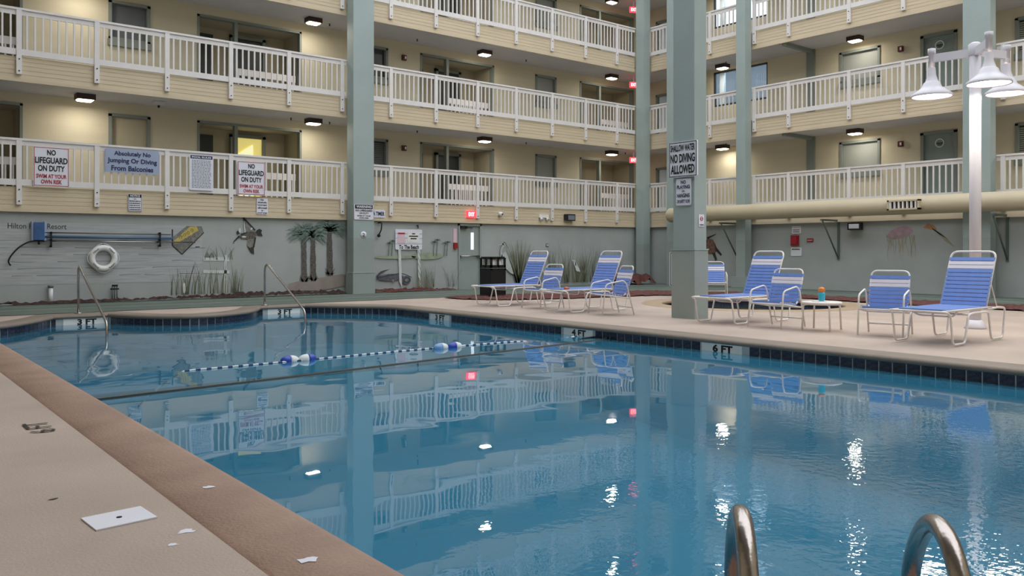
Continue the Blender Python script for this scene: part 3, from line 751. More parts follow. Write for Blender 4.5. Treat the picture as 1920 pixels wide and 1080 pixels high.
# ------------------------------------------------------------------ signs
YS = YR-.09
NL = [('NO', .86, .14, .24, 'black'), ('LIFEGUARD', .66, .16, .9, 'black'), ('ON DUTY', .46, .15, .74, 'black'), ('SWIM AT YOUR', .26, .105, .84, 'red'), ('OWN RISK', .12, .105, .58, 'red')]
def uz(px, py, plane, side='L'):
    t = (px-960)/1560; rx = math.cos(ANG)+math.sin(ANG)*t; ry = math.sin(ANG)-math.cos(ANG)*t
    D = plane/(ry if side == 'L' else rx); return (D*(rx if side == 'L' else ry), 1.17+(470-py)*D/1560)
def sgn(name, label, px0, py0, px1, py1, plane, side, lines, **k):
    a = uz(px0, py0, plane, side); b = uz(px1, py1, plane, side); a2 = uz(px0, py1, plane, side)
    pm = (px0+px1)/2
    zt_ = uz(pm, py0, plane, side)[1]; zb = uz(pm, py1, plane, side)[1]
    return sign(name, label, side, plane, a[0], b[0], zb, zt_, lines, **k)
sgn('warning_sign', 'white no lifeguard on duty sign, the larger leftmost one on the lowest railing', 62, 276, 130, 350, YS, 'L', NL, rim='red')
sgn('warning_sign', 'white no lifeguard on duty sign nearest the left column on the lowest railing', 445, 303, 497, 366, YS, 'L', NL, rim='red')
sgn('warning_sign', 'blue-grey sign reading Absolutely No Jumping Or Diving From Balconies', 197, 281, 298, 325, YS, 'L',
    [('Absolutely No', .79, .24, .68, 'navy'), ('Jumping Or Diving', .49, .26, .92, 'navy'), ('From Balconies', .19, .22, .78, 'navy')], base='signblue')
sgn('rules_sign', 'tall white pool rules sign with purple heading on the lowest railing', 355, 291, 400, 357, YS, 'L', [('POOL RULES', .935, .05, .8, 'signwhite')], header=(.89, .985, 'navy'), bars=(.06, .86, 19, 'inkgrey'))
sgn('notice_sign', 'small black and white NOTICE sign on the fascia below the blue-grey sign', 240, 364, 266, 397, YR-.026, 'L', [('NOTICE', .9, .13, .7, 'signwhite'), ('NO', .72, .06, .18, 'black')], header=(.81, .985, 'black'), bars=(.06, .66, 5, 'black'), rim='black')
sgn('notice_sign', 'small plain white sign on the fascia below the second lifeguard sign', 481, 372, 502, 402, YR-.026, 'L',
    [('No', .91, .1, .28, 'black'), ('alcoholic', .75, .11, .8, 'navy'), ('beverages', .58, .1, .85, 'black'), ('allowed', .41, .12, .8, 'navy'), ('in', .25, .09, .14, 'black'), ('pool area', .09, .11, .85, 'navy')])
sgn('warning_sign', 'WARNING no lifeguard on duty sign mounted on the left column', 664, 383, 700, 412, 19.91, 'L',
    [('WARNING', .84, .17, .8, 'signwhite'), ('NO LIFEGUARD', .59, .13, .88, 'black'), ('ON DUTY', .42, .11, .5, 'black'), ('SWIM AT YOUR', .25, .09, .7, 'black'), ('OWN RISK', .11, .09, .5, 'black')], header=(.7, .97, 'black'))
sgn('notice_sign', 'small white SPA TIMER sign on the fascia just right of the left column', 692, 393, 722, 408, YR-.026, 'L', [('SPA TIMER', .5, .5, .9, 'navy')])
# round symbol on the left column
u, z = uz(682, 440, 19.91)
MB().lathe([(.09, 0), (.09, .008)], 20).build('round_sticker', [M['signwhite']], None, loc=(u, 19.925, z), rot=(PI/2, 0, 0), label='small round white symbol sticker on the left column', cat='sticker')
me = text_mesh('2', .06, .1, .02); me.materials.append(M['black']); link('lettering', me, bpy.data.objects['round_sticker'], (0, 0, .012), (-PI/2, 0, 0))
# deck column signs
sgn('warning_sign', 'large shallow water NO DIVING ALLOWED sign on the deck column', 1255, 265, 1308, 332, 11.29, 'R',
    [('SHALLOW WATER', .82, .19, .86, 'black'), ('NO DIVING', .53, .25, .86, 'black'), ('ALLOWED', .22, .25, .84, 'black')], rim='black', thick=.03)
sgn('warning_sign', 'white no playing or hanging on safety rope sign on the deck column', 1268, 335, 1296, 385, 11.305, 'R',
    [('NO', .87, .13, .34, 'navy'), ('PLAYING', .69, .14, .86, 'navy'), ('OR', .53, .07, .2, 'navy'), ('HANGING', .37, .15, .84, 'navy'), ('ON SAFETY ROPE', .15, .13, .86, 'navy')])
o = sgn('sticker', 'small white no smoking sticker with red circle on the deck column', 1310, 402, 1320, 425, 9.062, 'L', [('NO SMOKING', .15, .14, .8, 'navy')], thick=.006, cat='sticker')
MB().tube([(.032*math.cos(2*PI*i/20), -.006, .03+.032*math.sin(2*PI*i/20)) for i in range(20)], .006, 6, closed=True).box((-.02, -.007, .025), (.02, -.005, .035)).build('red_symbol', M['red'], o)
# rules board standing beyond the hot tub
e = thing('rules_board', 'white framed rules board on posts, half hidden left behind the deck column', 'sign', (16.12, 13.3, 0), -.67)
box('panel', (-.3, -.015, .30), (.3, .015, 1.13), M['signwhite'], e)
mb = MB(); [mb.box(a, b) for a, b in (((-.29, -.02, .31), (.29, -.015, .33)), ((-.29, -.02, 1.1), (.29, -.015, 1.12)), ((-.29, -.02, .31), (-.27, -.015, 1.12)), ((.27, -.02, .31), (.29, -.015, 1.12)))]; mb.build('border', M['black'], e)
mb = MB(); rr = random.Random(4)
for k in range(14):
    x = -.24
    while x < .2: l = rr.uniform(.04, .1); mb.box((x, -.02, .36+k*.051), (min(x+l, .24), -.016, .378+k*.051)); x += l+.02
mb.build('small_print', M['inkgrey'], e, kind='stuff')
for s in (-.2, .2): box('post', (s-.02, .015, 0), (s+.02, .05, .9), M['white'], e)
# signs and fire equipment on the right ground wall
XS = XG-.012
sgn('notice_sign', 'small white sign above the red fire alarm on right wall', 1485, 424, 1502, 438, XS, 'R', [], header=(.72, .9, 'pink'), bars=(.1, .62, 2, 'black'))
sgn('notice_sign', 'small white sign below the red fire alarm on right wall', 1483, 464, 1503, 480, XS, 'R', [], bars=(.62, .95, 1, 'black'))
sgn('fire_plate', 'small dark red plate right of the fire alarm on right wall', 1513, 447, 1525, 454, XS, 'R', [], bars=(.2, .8, 1, 'pink'), base='firered')
u, z = uz(1491, 451, XS, 'R'); e = thing('fire_alarm', 'red fire alarm box on ground floor right wall between two white signs', 'alarm', (XG, u, z), -PI/2)
MB().box((-.13, -.06, -.16), (.13, 0, .16)).build('box', M['firered'], e); MB().box((-.09, -.09, -.1), (.09, -.06, .13)).build('cover', M['red'], e)
u, z = uz(853, 455, YG-.01); e = thing('fire_pull', 'red fire pull station with white plate left of exit door', 'alarm', (u, YG, z), 0)
box('plate', (-.06, -.02, .0), (.06, 0, .42), M['pink'], e); box('pull_box', (-.06, -.07, -.18), (.06, 0, -.01), M['firered'], e)

# ------------------------------------------------------------------ murals (flat paint on the ground walls, parts of those walls)
class Paint:
    def __init__(s, side, plane): s.side = side; s.plane = plane; s.layer = 0
    def mesh(s, polys, name, m, parent):
        s.layer += 1; d = .003 + .0012*s.layer; mb = MB()
        for P in polys:
            vs = [(u, s.plane-d, z) if s.side == 'L' else (s.plane-d, u, z) for u, z in P]
            mb._add(vs, [tuple(range(len(vs)))])
        o = mb.build(name, m, parent)
        return o
def st_(p, q, w0, w1):
    a = Vector(p); b = Vector(q); t = (b-a); 
    if t.length < 1e-6: return [p, q, p]
    t.normalize(); nn = Vector((-t.y, t.x)); return [tuple(a-nn*w0/2), tuple(b-nn*w1/2), tuple(b+nn*w1/2), tuple(a+nn*w0/2)]
def curve_st(P, w0, w1):
    out = []
    P = arc_pts(P, 5)
    for i in range(len(P)-1):
        f0 = i/(len(P)-1); f1 = (i+1)/(len(P)-1); out.append(st_(P[i], P[i+1], w0+(w1-w0)*f0, w0+(w1-w0)*f1))
    return out
def ellipse(c, a, b, n=20, rot=0): return [(c[0]+a*math.cos(2*PI*i/n)*math.cos(rot)-b*math.sin(2*PI*i/n)*math.sin(rot), c[1]+a*math.cos(2*PI*i/n)*math.sin(rot)+b*math.sin(2*PI*i/n)*math.cos(rot)) for i in range(n)]
pl = Paint('L', YG)
RR = random.Random(11)
def tagp(o, lb): o['label'] = lb; return o
tagp(pl.mesh([[(-.5, .45), (6.85, .43), (6.85, 1.79), (-.5, 1.77)]], 'painted_board_wall', M['p_board'], wg), 'painted grey weathered board panel')
ps = []
for z in (.62, .78, .93, 1.08, 1.24, 1.4):
    x = -.5
    while x < 6.7:
        l = RR.uniform(.3, 1.3); ps += curve_st([(x, z+RR.uniform(-.01, .01)), (x+l/2, z+RR.uniform(-.015, .02)), (min(x+l, 6.8), z)], .013, .004); x += l+RR.uniform(.05, .6)
pl.mesh(ps, 'painted_board_joints', M['p_crack'], wg)
me = text_mesh('Hilton Head Resort', 1.12, .12, .0); me.materials.append(M['p_dark']); link('lettering', me, wg, (3.33, YG-.008, 1.70))
# painted corner board with yellow banner
u = lambda px, py: uz(px, py, YG)
tagp(pl.mesh([[u(322, 462), u(341, 478), u(382, 436), u(378, 424), u(350, 424), u(323, 445)]], 'painted_arrow_board', M['p_grey'], wg), 'painted dark-edged arrow board')
pl.mesh([[u(326, 452), u(330, 457), u(372, 432), u(368, 424), u(356, 425)]], 'painted_banner', M['p_yellow'], wg)
ps = [st_(u(323, 430), u(323, 460), .03, .03)] + [st_(u(323, 460), u(341, 477), .025, .025), st_(u(341, 477), u(382, 436), .025, .02), st_(u(366, 463), u(374, 463), .02, .02)]
pl.mesh(ps, 'painted_board_edge', M['p_dark'], wg)
pl.mesh(sum([curve_st([u(x, y), u(x+2, y-5), u(x+5, y-3), u(x+3, y+1)], .012, .012) for x, y in ((336, 447), (343, 443), (350, 439), (357, 434), (345, 452), (353, 449), (361, 444))], []), 'painted_scrawl', M['p_brown'], wg)
# white fence
pl.mesh([[u(381, 482), u(421, 482), u(421, 489), u(381, 489)], [u(381, 506), u(430, 507), u(430, 513), u(381, 512)], [u(420, 478), u(425, 478), u(425, 550), u(420, 550)], [u(425, 483), u(430, 483), u(430, 490), u(425, 490)]], 'painted_fence', M['p_white'], wg)
pl.mesh([u_ and [u(x, 483), u(x+6, 472), u(x+11, 483)] for u_, x in ((1, 383), (1, 391))], 'painted_shell', M['p_grey'], wg)
def reeds(p, x0, x1, zb, h, n, m, name, parent, side='L', lean=.25, w=.012, curve=True):
    ps = []
    for i in range(n):
        x = RR.uniform(x0, x1); hh = h*RR.uniform(.45, 1.05); l = RR.uniform(-lean, lean)*hh
        ps += curve_st([(x, zb), (x+l*.3, zb+hh*.5), (x+l, zb+hh)], w, .003)
    return p.mesh(ps, name, m, parent)
reeds(pl, 6.1, 7.9, .12, .65, 60, M['p_reed'], 'painted_reeds', wg)
reeds(pl, 6.2, 7.7, .12, .8, 34, M['p_reed2'], 'painted_reeds', wg)
reeds(pl, 6.9, 7.6, .95, .35, 12, M['p_reed2'], 'painted_reeds', wg, lean=.6)
tagp(pl.mesh([ellipse(u(345, 540), .03, .13)], 'painted_egret', M['p_white'], wg), 'small painted white bird')
# pelican
P_ = lambda *q: [u(x, y) for x, y in q]
pl.mesh([P_((457, 408), (460, 413), (479, 432), (472, 437), (459, 437), (457, 425)), P_((464, 447), (478, 444), (477, 455), (475, 466), (468, 468), (463, 460))], 'painted_pelican_wing', M['p_grey'], wg)
tagp(pl.mesh([P_((447, 443), (455, 437), (463, 434), (480, 434), (482, 441), (474, 448), (463, 449), (452, 448))], 'painted_pelican', M['p_brown'], wg), 'painted brown pelican in flight')
pl.mesh([st_(u(456.5, 407), u(458, 414), .04, .06), st_(u(459, 412), u(478, 432), .05, .04), st_(u(448, 443), u(438, 453), .05, .025), st_(u(438, 453), u(437, 457), .02, .015), ellipse(u(446, 436), .045, .045), st_(u(451, 440), u(462, 436), .05, .03),
    P_((462, 460), (468, 465), (475, 462), (476, 477), (470, 474)), st_(u(478, 445), u(475, 464), .05, .04), P_((480, 432), (486, 429), (491, 432), (489, 436), (492, 443), (483, 442))], 'painted_pelican_marks', M['p_dark'], wg)
pl.mesh([ellipse(u(449, 432), .03, .06), st_(u(457, 417), u(459, 436), .02, .03), ellipse(u(457, 444), .06, .02), st_(u(470, 428), u(472, 430), .06, .05)], 'painted_pelican_light', M['p_white'], wg)
# palms
def palm(px, py_top, py_bot, wd, name):
    a = u(px, py_bot); t = u(px-1, py_top); ps = []; k = 14; Lp = []; Rp = []
    for i in range(k+1):
        f = i/k; x = a[0]+(t[0]-a[0])*f; z = a[1]+(t[1]-a[1])*f; ww = wd*(1-.3*f)*RR.uniform(.85, 1.15)
        Lp.append((x-ww/2, z)); Rp.append((x+ww/2, z))
    for i in range(k): ps.append([Lp[i], Rp[i], Rp[i+1], Lp[i+1]])
    for i in range(10):
        s = RR.choice((-1, 1)); ps.append(st_((a[0]+s*.03, a[1]+.02), (a[0]+s*RR.uniform(.08, .16), a[1]+RR.uniform(.06, .2)), .04, .005))
    tagp(pl.mesh(ps, 'painted_palm_trunk', M['p_trunk'], wg), 'painted shaggy palm trunk')
    for m in ('p_palm', 'p_palm2', 'p_palm'):
        ps = []
        for i in range(46):
            an = RR.uniform(-.7, PI+.7); r = RR.uniform(.3, .55); c = (t[0]+RR.uniform(-.05, .05), t[1]+RR.uniform(-.02, .08))
            e_ = (c[0]+r*math.cos(an), c[1]+r*.72*math.sin(an)); mid = ((c[0]+e_[0])/2, (c[1]+e_[1])/2+.06)
            e_ = (e_[0], min(e_[1]-.05, 1.985))
            mid = (mid[0], min(mid[1], 1.985)); ps += curve_st([c, mid, e_], .028, .004)
        pl.mesh(ps, 'painted_palm_fronds', M[m], wg)
pl.mesh([[u(540, 532), u(560, 527), u(640, 514), u(651, 516), u(651, 535), u(600, 545), u(540, 545)]], 'painted_sand', M['p_sand'], wg)
palm(570, 443, 529, .17, 'a'); palm(587, 445, 527, .16, 'b'); palm(618, 434, 516, .17, 'c')
# alligator panel
pl.mesh([ellipse(u(800, 480), .55, .1), ellipse(u(740, 482), .7, .05)], 'painted_marsh_island', M['p_island'], wg)
for (px, h) in ((727, 30), (733, 34), (811, 32), (817, 36), (831, 30), (836, 32)):
    b = u(px, 480); t = u(px+2, 480-h+6); ps = [st_(b, t, .03, .02)] + [st_(t, (t[0]+.13*math.cos(a_), t[1]+.07*math.sin(a_)-.02), .03, .01) for a_ in (0, .7, 1.6, 2.4, 3.14)]
    pl.mesh(ps, 'painted_far_palm', M['p_palm2'], wg)
tagp(pl.mesh([ellipse(u(731, 520), .42, .1, rot=.03), ellipse(u(760, 525), .16, .12), [u(705, 526), u(704, 517), u(716, 508), u(728, 505), u(712, 514)]], 'painted_alligator', M['p_gator'], wg), 'painted grey alligator')
pl.mesh([ellipse(u(761, 525), .1, .075)] + curve_st([u(706, 522), u(730, 516), u(752, 513), u(770, 520)], .02, .02) + curve_st([u(705, 520), u(712, 510), u(729, 505)], .03, .01), 'painted_alligator_marks', M['p_dark'], wg)
pl.mesh([ellipse(u(761, 525), .07, .05)] + [st_(u(735, 524), u(736, 532), .05, .04)], 'painted_alligator_light', M['p_grey'], wg)
pl.mesh([[u(745, 468), u(750, 468), u(752, 538), u(747, 528)], [u(781, 468), u(786, 468), u(787, 538), u(783, 538)]], 'painted_posts', M['p_white'], wg)
pl.mesh([st_(u(782, 470+12*i), u(787, 482+12*i), .012, .012) for i in range(5)], 'painted_rope_turns', M['p_brown'], wg)
reeds(pl, 13.0, 13.55, .1, .7, 26, M['p_reed2'], 'painted_reeds', wg); reeds(pl, 12.8, 13.6, .1, .6, 20, M['p_reed'], 'painted_reeds', wg); reeds(pl, 14.0, 14.35, .1, .7, 10, M['p_reed2'], 'painted_reeds', wg, lean=.5)
b = sgn('beach_sign', 'white painted board reading To The Beach on the mural wall', 741, 430, 791, 468, YG-.03, 'L', [('To The Beach', .13, .2, .74, 'p_dark')], cat='sign', thick=.03)
w_ = .46; 
box('poster', (-.38, -.022, -.10), (-.13, -.016, .2), M['pink'], b, label='pink notice poster'); box('poster', (-.06, -.022, -.08), (.35, -.016, .22), M['white'], b)
mb = MB(); mb.box((-.37, -.026, .15), (-.14, -.023, .19)); mb.build('poster_heading', M['red'], b)
mb = MB(); [mb.box((x0_, -.026, z_), (x1_, -.023, z_+.03)) for x0_, x1_, z_ in ((.0, .3, .08), (.05, .25, .01), (.1, .2, .15))]; mb.build('poster_print', M['black'], b)
mb = MB(); [mb.box((-.46, -.019, z_), (.46, -.016, z_+.008)) for z_ in (-.13, .03, .16)]; mb.build('board_joints', M['p_crack'], b)
# egrets and marsh reeds right of the door
for (x0_, x1_, n_, h_, m_) in ((17.2, 18.2, 26, 1.1, 'p_reed2'), (18.0, 20.0, 80, 1.05, 'p_reed'), (18.0, 20.6, 60, 1.25, 'p_reed2'), (20.3, 21.6, 16, 1.2, 'p_reed2')):
    reeds(pl, x0_, x1_, .12, h_, n_, M[m_], 'painted_reeds', wg, lean=.28, w=.022)
tagp(pl.mesh([P_((936, 490), (938, 478), (945, 471), (952, 480), (960, 494), (966, 516), (955, 512), (945, 502)), st_(u(932, 460), u(942, 457), .01, .05), ellipse(u(942, 457), .06, .05)] + curve_st([u(943, 459), u(938, 468), u(938, 482)], .06, .08), 'painted_egret', M['p_egret'], wg), 'painted white egret standing tall behind the bin')
pl.mesh(curve_st([u(942, 454), u(946, 457), u(950, 466)], .03, .01), 'painted_egret_crest', M['p_dark'], wg)
def fan(px, py, h, n, m, sp=.9):
    ps = []; b = u(px, py)
    for i in range(n):
        l = RR.uniform(-sp, sp); hh = h*RR.uniform(.55, 1)*(1-.25*abs(l)); ps += curve_st([(b[0]+l*.12, b[1]), (b[0]+l*.35*hh, b[1]+hh*.5), (b[0]+l*.62*hh, b[1]+hh)], .026, .006)
    pl.mesh(ps, 'painted_reeds', m, wg)
fan(971, 532, 1.55, 44, M['p_reed']); fan(974, 532, 1.5, 26, M['p_reed2'])
fan(1005, 535, 1.2, 26, M['p_reed'], .5)
tagp(pl.mesh([[u(1072, 490), u(1078, 492), u(1086, 510), u(1078, 508)]] + curve_st([u(1070, 488), u(1076, 490), u(1077, 498)], .03, .05), 'painted_egret', M['p_white'], wg), 'small painted white egret among reeds')
# right wall murals
pr = Paint('R', XG); v = lambda px, py: uz(px, py, XG, 'R')
tagp(pr.mesh([[v(1662, 444), v(1668, 434), v(1680, 427), v(1698, 423), v(1709, 426), v(1712, 436), v(1700, 442), v(1684, 449), v(1670, 449)]], 'painted_jellyfish', M['p_pink'], wgr), 'painted pink jellyfish')
ps = []
for i in range(16):
    x = 1662+i*3.6; L_ = RR.uniform(30, 62) if 4 < i < 12 else RR.uniform(20, 50)
    ps += curve_st([v(x, 440), v(x+RR.uniform(-4, 4), 440+L_*.35), v(x+RR.uniform(-5, 5), 440+L_*.7), v(x+RR.uniform(-4, 4), 440+L_)], .022, .008)
pr.mesh(ps, 'painted_tentacles', M['p_tent'], wgr)
tagp(pr.mesh([[v(1731, 427), v(1740, 419), v(1752, 423), v(1757, 431), v(1748, 431)]], 'painted_squid', M['p_orange'], wgr), 'painted small orange squid')
ps = []
for i in range(7): ps += curve_st([v(1748, 428), v(1762+i*2, 440+i), v(1772+i*3, 452+i*2)], .02, .006)
pr.mesh(ps, 'painted_tentacles', M['p_tent'], wgr)
V_ = lambda *q: [v(x, y) for x, y in q]
tagp(pr.mesh([V_((1322, 450), (1330, 447), (1337, 449), (1342, 458), (1344, 470), (1341, 477), (1330, 477), (1322, 470))], 'painted_turtle', M['p_turtle'], wgr), 'painted brown sea turtle')
pr.mesh([V_((1340, 456), (1344, 464), (1354, 477), (1352, 480), (1342, 470)), V_((1335, 474), (1341, 474), (1345, 486), (1342, 490)), st_(v(1326, 447), v(1343, 439), .08, .02)], 'painted_turtle_flippers', M['p_dark'], wgr)

# ------------------------------------------------------------------ rescue equipment on the mural wall
def wp(px, py, d=.08): x, z = uz(px, py, YG-d); return (x, YG-d, z)
e = thing('rescue_box', 'blue life-saving case hanging on the painted boards beside the poles', 'case', (3.34, YG, 1.38))
MB().box((-.10, -.14, .02), (.10, 0, .40)).build('case', M['blue'], e); MB().box((-.14, -.10, 0), (-.10, 0, .42)).box((.10, -.10, 0), (.14, 0, .42)).build('side_cover', M['signblue'], e)
MB().tube([(0, -.08, .02), (0, -.08, -.08)], .02, 8).build('handle', M['bolt'], e)
for nm, lb, py0, py1, r, m_, x1 in (('rescue_pole', 'uppermost thin grey pole held on the wall brackets', 436, 440, .014, 'steelgrey', 320), ('rescue_pole', 'blue telescopic rescue pole in the middle of the wall brackets', 444, 447, .028, 'poleb', 324), ('rescue_pole', 'lowest pale pole with a shepherd hook end on the wall brackets', 452, 454.5, .016, 'chrome', 366)):
    e = thing(nm, lb, 'pole', wp(200, (py0+py1)/2, .09)); c_ = Vector(e.location)
    a = Vector(wp(84, py0, .09))-c_; b = Vector(wp(x1, py1, .09))-c_
    MB().tube([a, b], r, 8).build('shaft', M[m_], e)
    if m_ == 'chrome':
        MB().tube([Vector(q)-c_ for q in arc_pts([wp(84, 452, .09), wp(60, 452, .09), wp(35, 463, .09), wp(20, 480, .09), wp(16, 490, .09), wp(20, 498, .09)], 4)] if False else [Vector(wp(x, y, .09))-c_ for x, y in arc_pts([(84, 452), (60, 452), (38, 462), (22, 478), (16, 490), (20, 498)], 4)], .016, 8).build('hook', M['bolt'], e)
for j, px in enumerate((95, 299)):
    x, _, z = wp(px, 450)
    e = thing('pole_bracket', 'dark pole bracket on the painted boards, %s end of the poles' % ('left' if j == 0 else 'right'), 'bracket', (x, YG, z))
    MB().box((-.02, -.13, -.16), (.02, -.115, .18)).box((-.015, -.13, .14), (.015, 0, .17)).box((-.015, -.13, -.02), (.015, 0, .01)).box((-.015, -.13, -.15), (.015, 0, -.12)).build('bracket', M['bolt'], e)
x, _, z = wp(194, 484)
e = thing('life_ring', 'white life ring with lettering hanging on the painted boards', 'life ring', (x, YG-.07, z))
MB().tube([(.235*math.cos(2*PI*i/32), 0, .235*math.sin(2*PI*i/32)) for i in range(32)], .066, 12, closed=True).build('ring', M['white'], e)
MB().tube([((.31+.02*math.cos(8*PI*i/48))*math.cos(2*PI*i/48), -.01, (.31+.02*math.cos(8*PI*i/48))*math.sin(2*PI*i/48)) for i in range(48)], .008, 6, closed=True).build('grab_rope', M['signwhite'], e)
for t_, an in (('Hilton', 135), ('Head', 45), ('Island', 225), ('Resort', 315)):
    a = math.radians(an); me = text_mesh(t_, .15, .045, .01); me.materials.append(M['navy'])
    link('lettering', me, e, (.235*math.cos(a), -.069, .235*math.sin(a)), (0, (PI/2-a) if an < 180 else (-PI/2-a), 0))
MB().tube([(0, .02, .2), (0, 0, .30), (0, .06, .34)], .01, 6).build('hook', M['bolt'], e)
def stub(px, py0, py1, lb, r=.045, m_='signwhite'):
    a = uz(px, py0, YG-.1); b = uz(px, py1, YG-.1)
    e = thing('standpipe', lb, 'pipe', (a[0], YG-.1, 0)); MB().tube([(0, 0, .02), (0, 0, a[1]-.05)], r, 10).build('pipe', M[m_], e); MB().lathe([(r*1.3, 0), (r*1.3, .05)], 10).build('cap', M['steelgrey'], e, loc=(0, 0, a[1]-.05))
stub(95, 535, 565, 'white capped pipe standing left below the painted boards')
x, _, z = wp(215, 545)
e = thing('water_valve', 'small grey valve group rising from the mulch below the life ring', 'valve', (x, YG-.08, 0))
for s in (-.05, 0, .05): MB().tube([(s, 0, .02), (s, 0, .36)], .013, 6).build('pipe', M['steelgrey'], e)
MB().tube([(-.09, 0, .3), (.09, 0, .3)], .018, 6).build('crossbar', M['bolt'], e); MB().tube([(-.06, -.02, .38), (.06, -.02, .38)], .02, 6).build('handle', M['bolt'], e)
e = thing('wall_bracket', 'black curved bracket under the fascia just right of the left column', 'bracket', (11.72, YG, 1.95))
MB().tube(bend([(0, 0, 0), (0, -.2, 0), (-.03, -.22, -.2), (-.05, -.1, -.36)], .06), .018, 6).build('arm', M['bolt'], e); MB().ell((-.04, -.1, -.36), (.05, .05, .05), 10, 6).build('head', M['bolt'], e)
e = thing('wall_hook', 'small black hook above the To The Beach board', 'hook', (12.98, YG, 1.83)); MB().tube(bend([(0, 0, .05), (0, -.08, .08), (0, -.08, -.02)], .03), .015, 6).build('hook', M['bolt'], e)
e = thing('wall_outlet', 'small white twin outlet among the painted reeds', 'outlet', (18.0, YG, 1.35)); box('plate', (-.05, -.02, -.05), (.05, 0, .05), M['steelgrey'], e); box('socket', (-.03, -.03, -.03), (-.01, -.02, .03), M['white'], e); box('socket', (.01, -.03, -.03), (.03, -.02, .03), M['white'], e)

# ------------------------------------------------------------------ duct
dz = 2.36; dx = 21.76
e = thing('air_duct', 'large round cream air duct running along the right wall', 'duct', (dx, 8, dz))
MB().tube([(0, 10.52, 0), (0, 10.46, 0), (0, 10.44, 0), (0, -13, 0)], [.17, .225, .24, .24], 28).build('pipe', M['duct'], e)
yv = uz(1694, 387, dx-.3, 'R')[0] - 8
fr = MB()
for a, b in (((-.42, -.13), (.42, -.09)), ((-.42, .09), (.42, .13)), ((-.42, -.13), (-.37, .13)), ((.37, -.13), (.42, .13))): fr.box((-.34, yv+a[0], a[1]), (-.12, yv+b[0], b[1]))
g = fr.build('vent_frame', M['duct'], e); box('vent_back', (-.25, yv-.4, -.1), (-.2, yv+.4, .1), M['dark'], g)
for k in range(7): box('louvre', (-.33, yv-.34+k*.11, -.09), (-.26, yv-.30+k*.11, .09), M['rail'], g)
for y in (16.15+.2, 12.85, 8.35):
    b = thing('duct_bracket', 'grey-green triangular bracket carrying the duct, %s' % ('beside the painted turtle' if y > 16 else 'left of the floodlight' if y > 10 else 'behind the lamp post'), 'bracket', (XG, y, 2.0))
    box('arm', (-.95, -.03, 0.02), (0, .03, .07), M['steelgrey'], b); box('wall_plate', (-.04, -.03, -1.1), (0, .03, .02), M['steelgrey'], b)
    MB().tube([(-.88, 0, .03), (-.03, 0, -1.05)], .022, 6).build('strut', M['steelgrey'], b)

# ------------------------------------------------------------------ lounge furniture
def strap(mb, a, b, w, y, t=.006):
    """a,b: (x,z) centre and direction unit; flat strap across y"""
def make_lounger(label):
    e = thing('sun_lounger', label, 'sun lounger', (0, 0, 0), 0, 'strapped sun loungers on the pool deck'); r = .0135; P = M['pvc']; Y = .355
    for s in (-1, 1):
        y = Y*s
        MB().tube(bend([(0, 0, .415), (0, y, .415), (.10, y, .38), (.17, y, .014), (.50, y, .014), (.60, y, .36), (.74, y, .375), (1.12, y, .375), (1.20, y, .36), (1.28, y, .014), (1.64, y, .014), (1.72, y, .40), (1.50, y, .42), (1.30, y, .405)], .06), r, 8).build('side_frame', P, e)
    for s in (-1, 1): MB().tube([(.0, .3*s, .418), (1.30, .3*s, .418)], r, 8).build('seat_rail', P, e)
    for xx, zz in ((.62, .36), (1.3, .40)): MB().tube([(xx, -Y, zz), (xx, Y, zz)], r*.9, 8).build('crossbar', P, e)
    MB().tube(bend([(.42, -.3, .41), (.50, -.22, .33), (.50, .22, .33), (.42, .3, .41)], .1), r*.8, 8).build('sag_brace', P, e)
    # back frame: pivots at x=1.30 and leans back
    bx, bz = math.cos(math.radians(65)), math.sin(math.radians(65)); Lb = .80; yb = .285
    o = (1.30, .42)
    MB().tube(bend([(o[0], -yb, o[1]), (o[0]+bx*Lb, -yb, o[1]+bz*Lb), (o[0]+bx*Lb, yb, o[1]+bz*Lb), (o[0], yb, o[1])], .1, 6), r*1.05, 8).build('back_frame', P, e)
    for s in (-1, 1): MB().tube([(o[0]+bx*.38, s*.27, o[1]+bz*.38), (1.68, s*.27, .42)], .008, 6).build('back_prop', P, e)
    MB().tube([(1.68, -.34, .40), (1.68, .34, .40)], .01, 6).build('rear_bar', P, e)
    sm = MB().box((-.0225, -.30, -.017), (.0225, .30, .017)).mesh('strap', M['strap']); k = 0
    smb = MB().box((-.0225, -.29, -.017), (.0225, .29, .017)).mesh('strap', M['strap']); smw = MB().box((-.0225, -.29, -.017), (.0225, .29, .017)).mesh('strap', M['strapw'])
    x = .16
    while x < 1.29: link('strap', sm, e, (x, 0, .42)); x += .0575
    d = .045; k = 0; nb = 12
    for k in range(nb):
        d = .04 + k*.0585; w = k in (nb-2, nb-3)
        link('strap', smw if w else smb, e, (o[0]+bx*d, 0, o[1]+bz*d), (0, -math.radians(65), 0), 'white strap' if w else None)
    return e
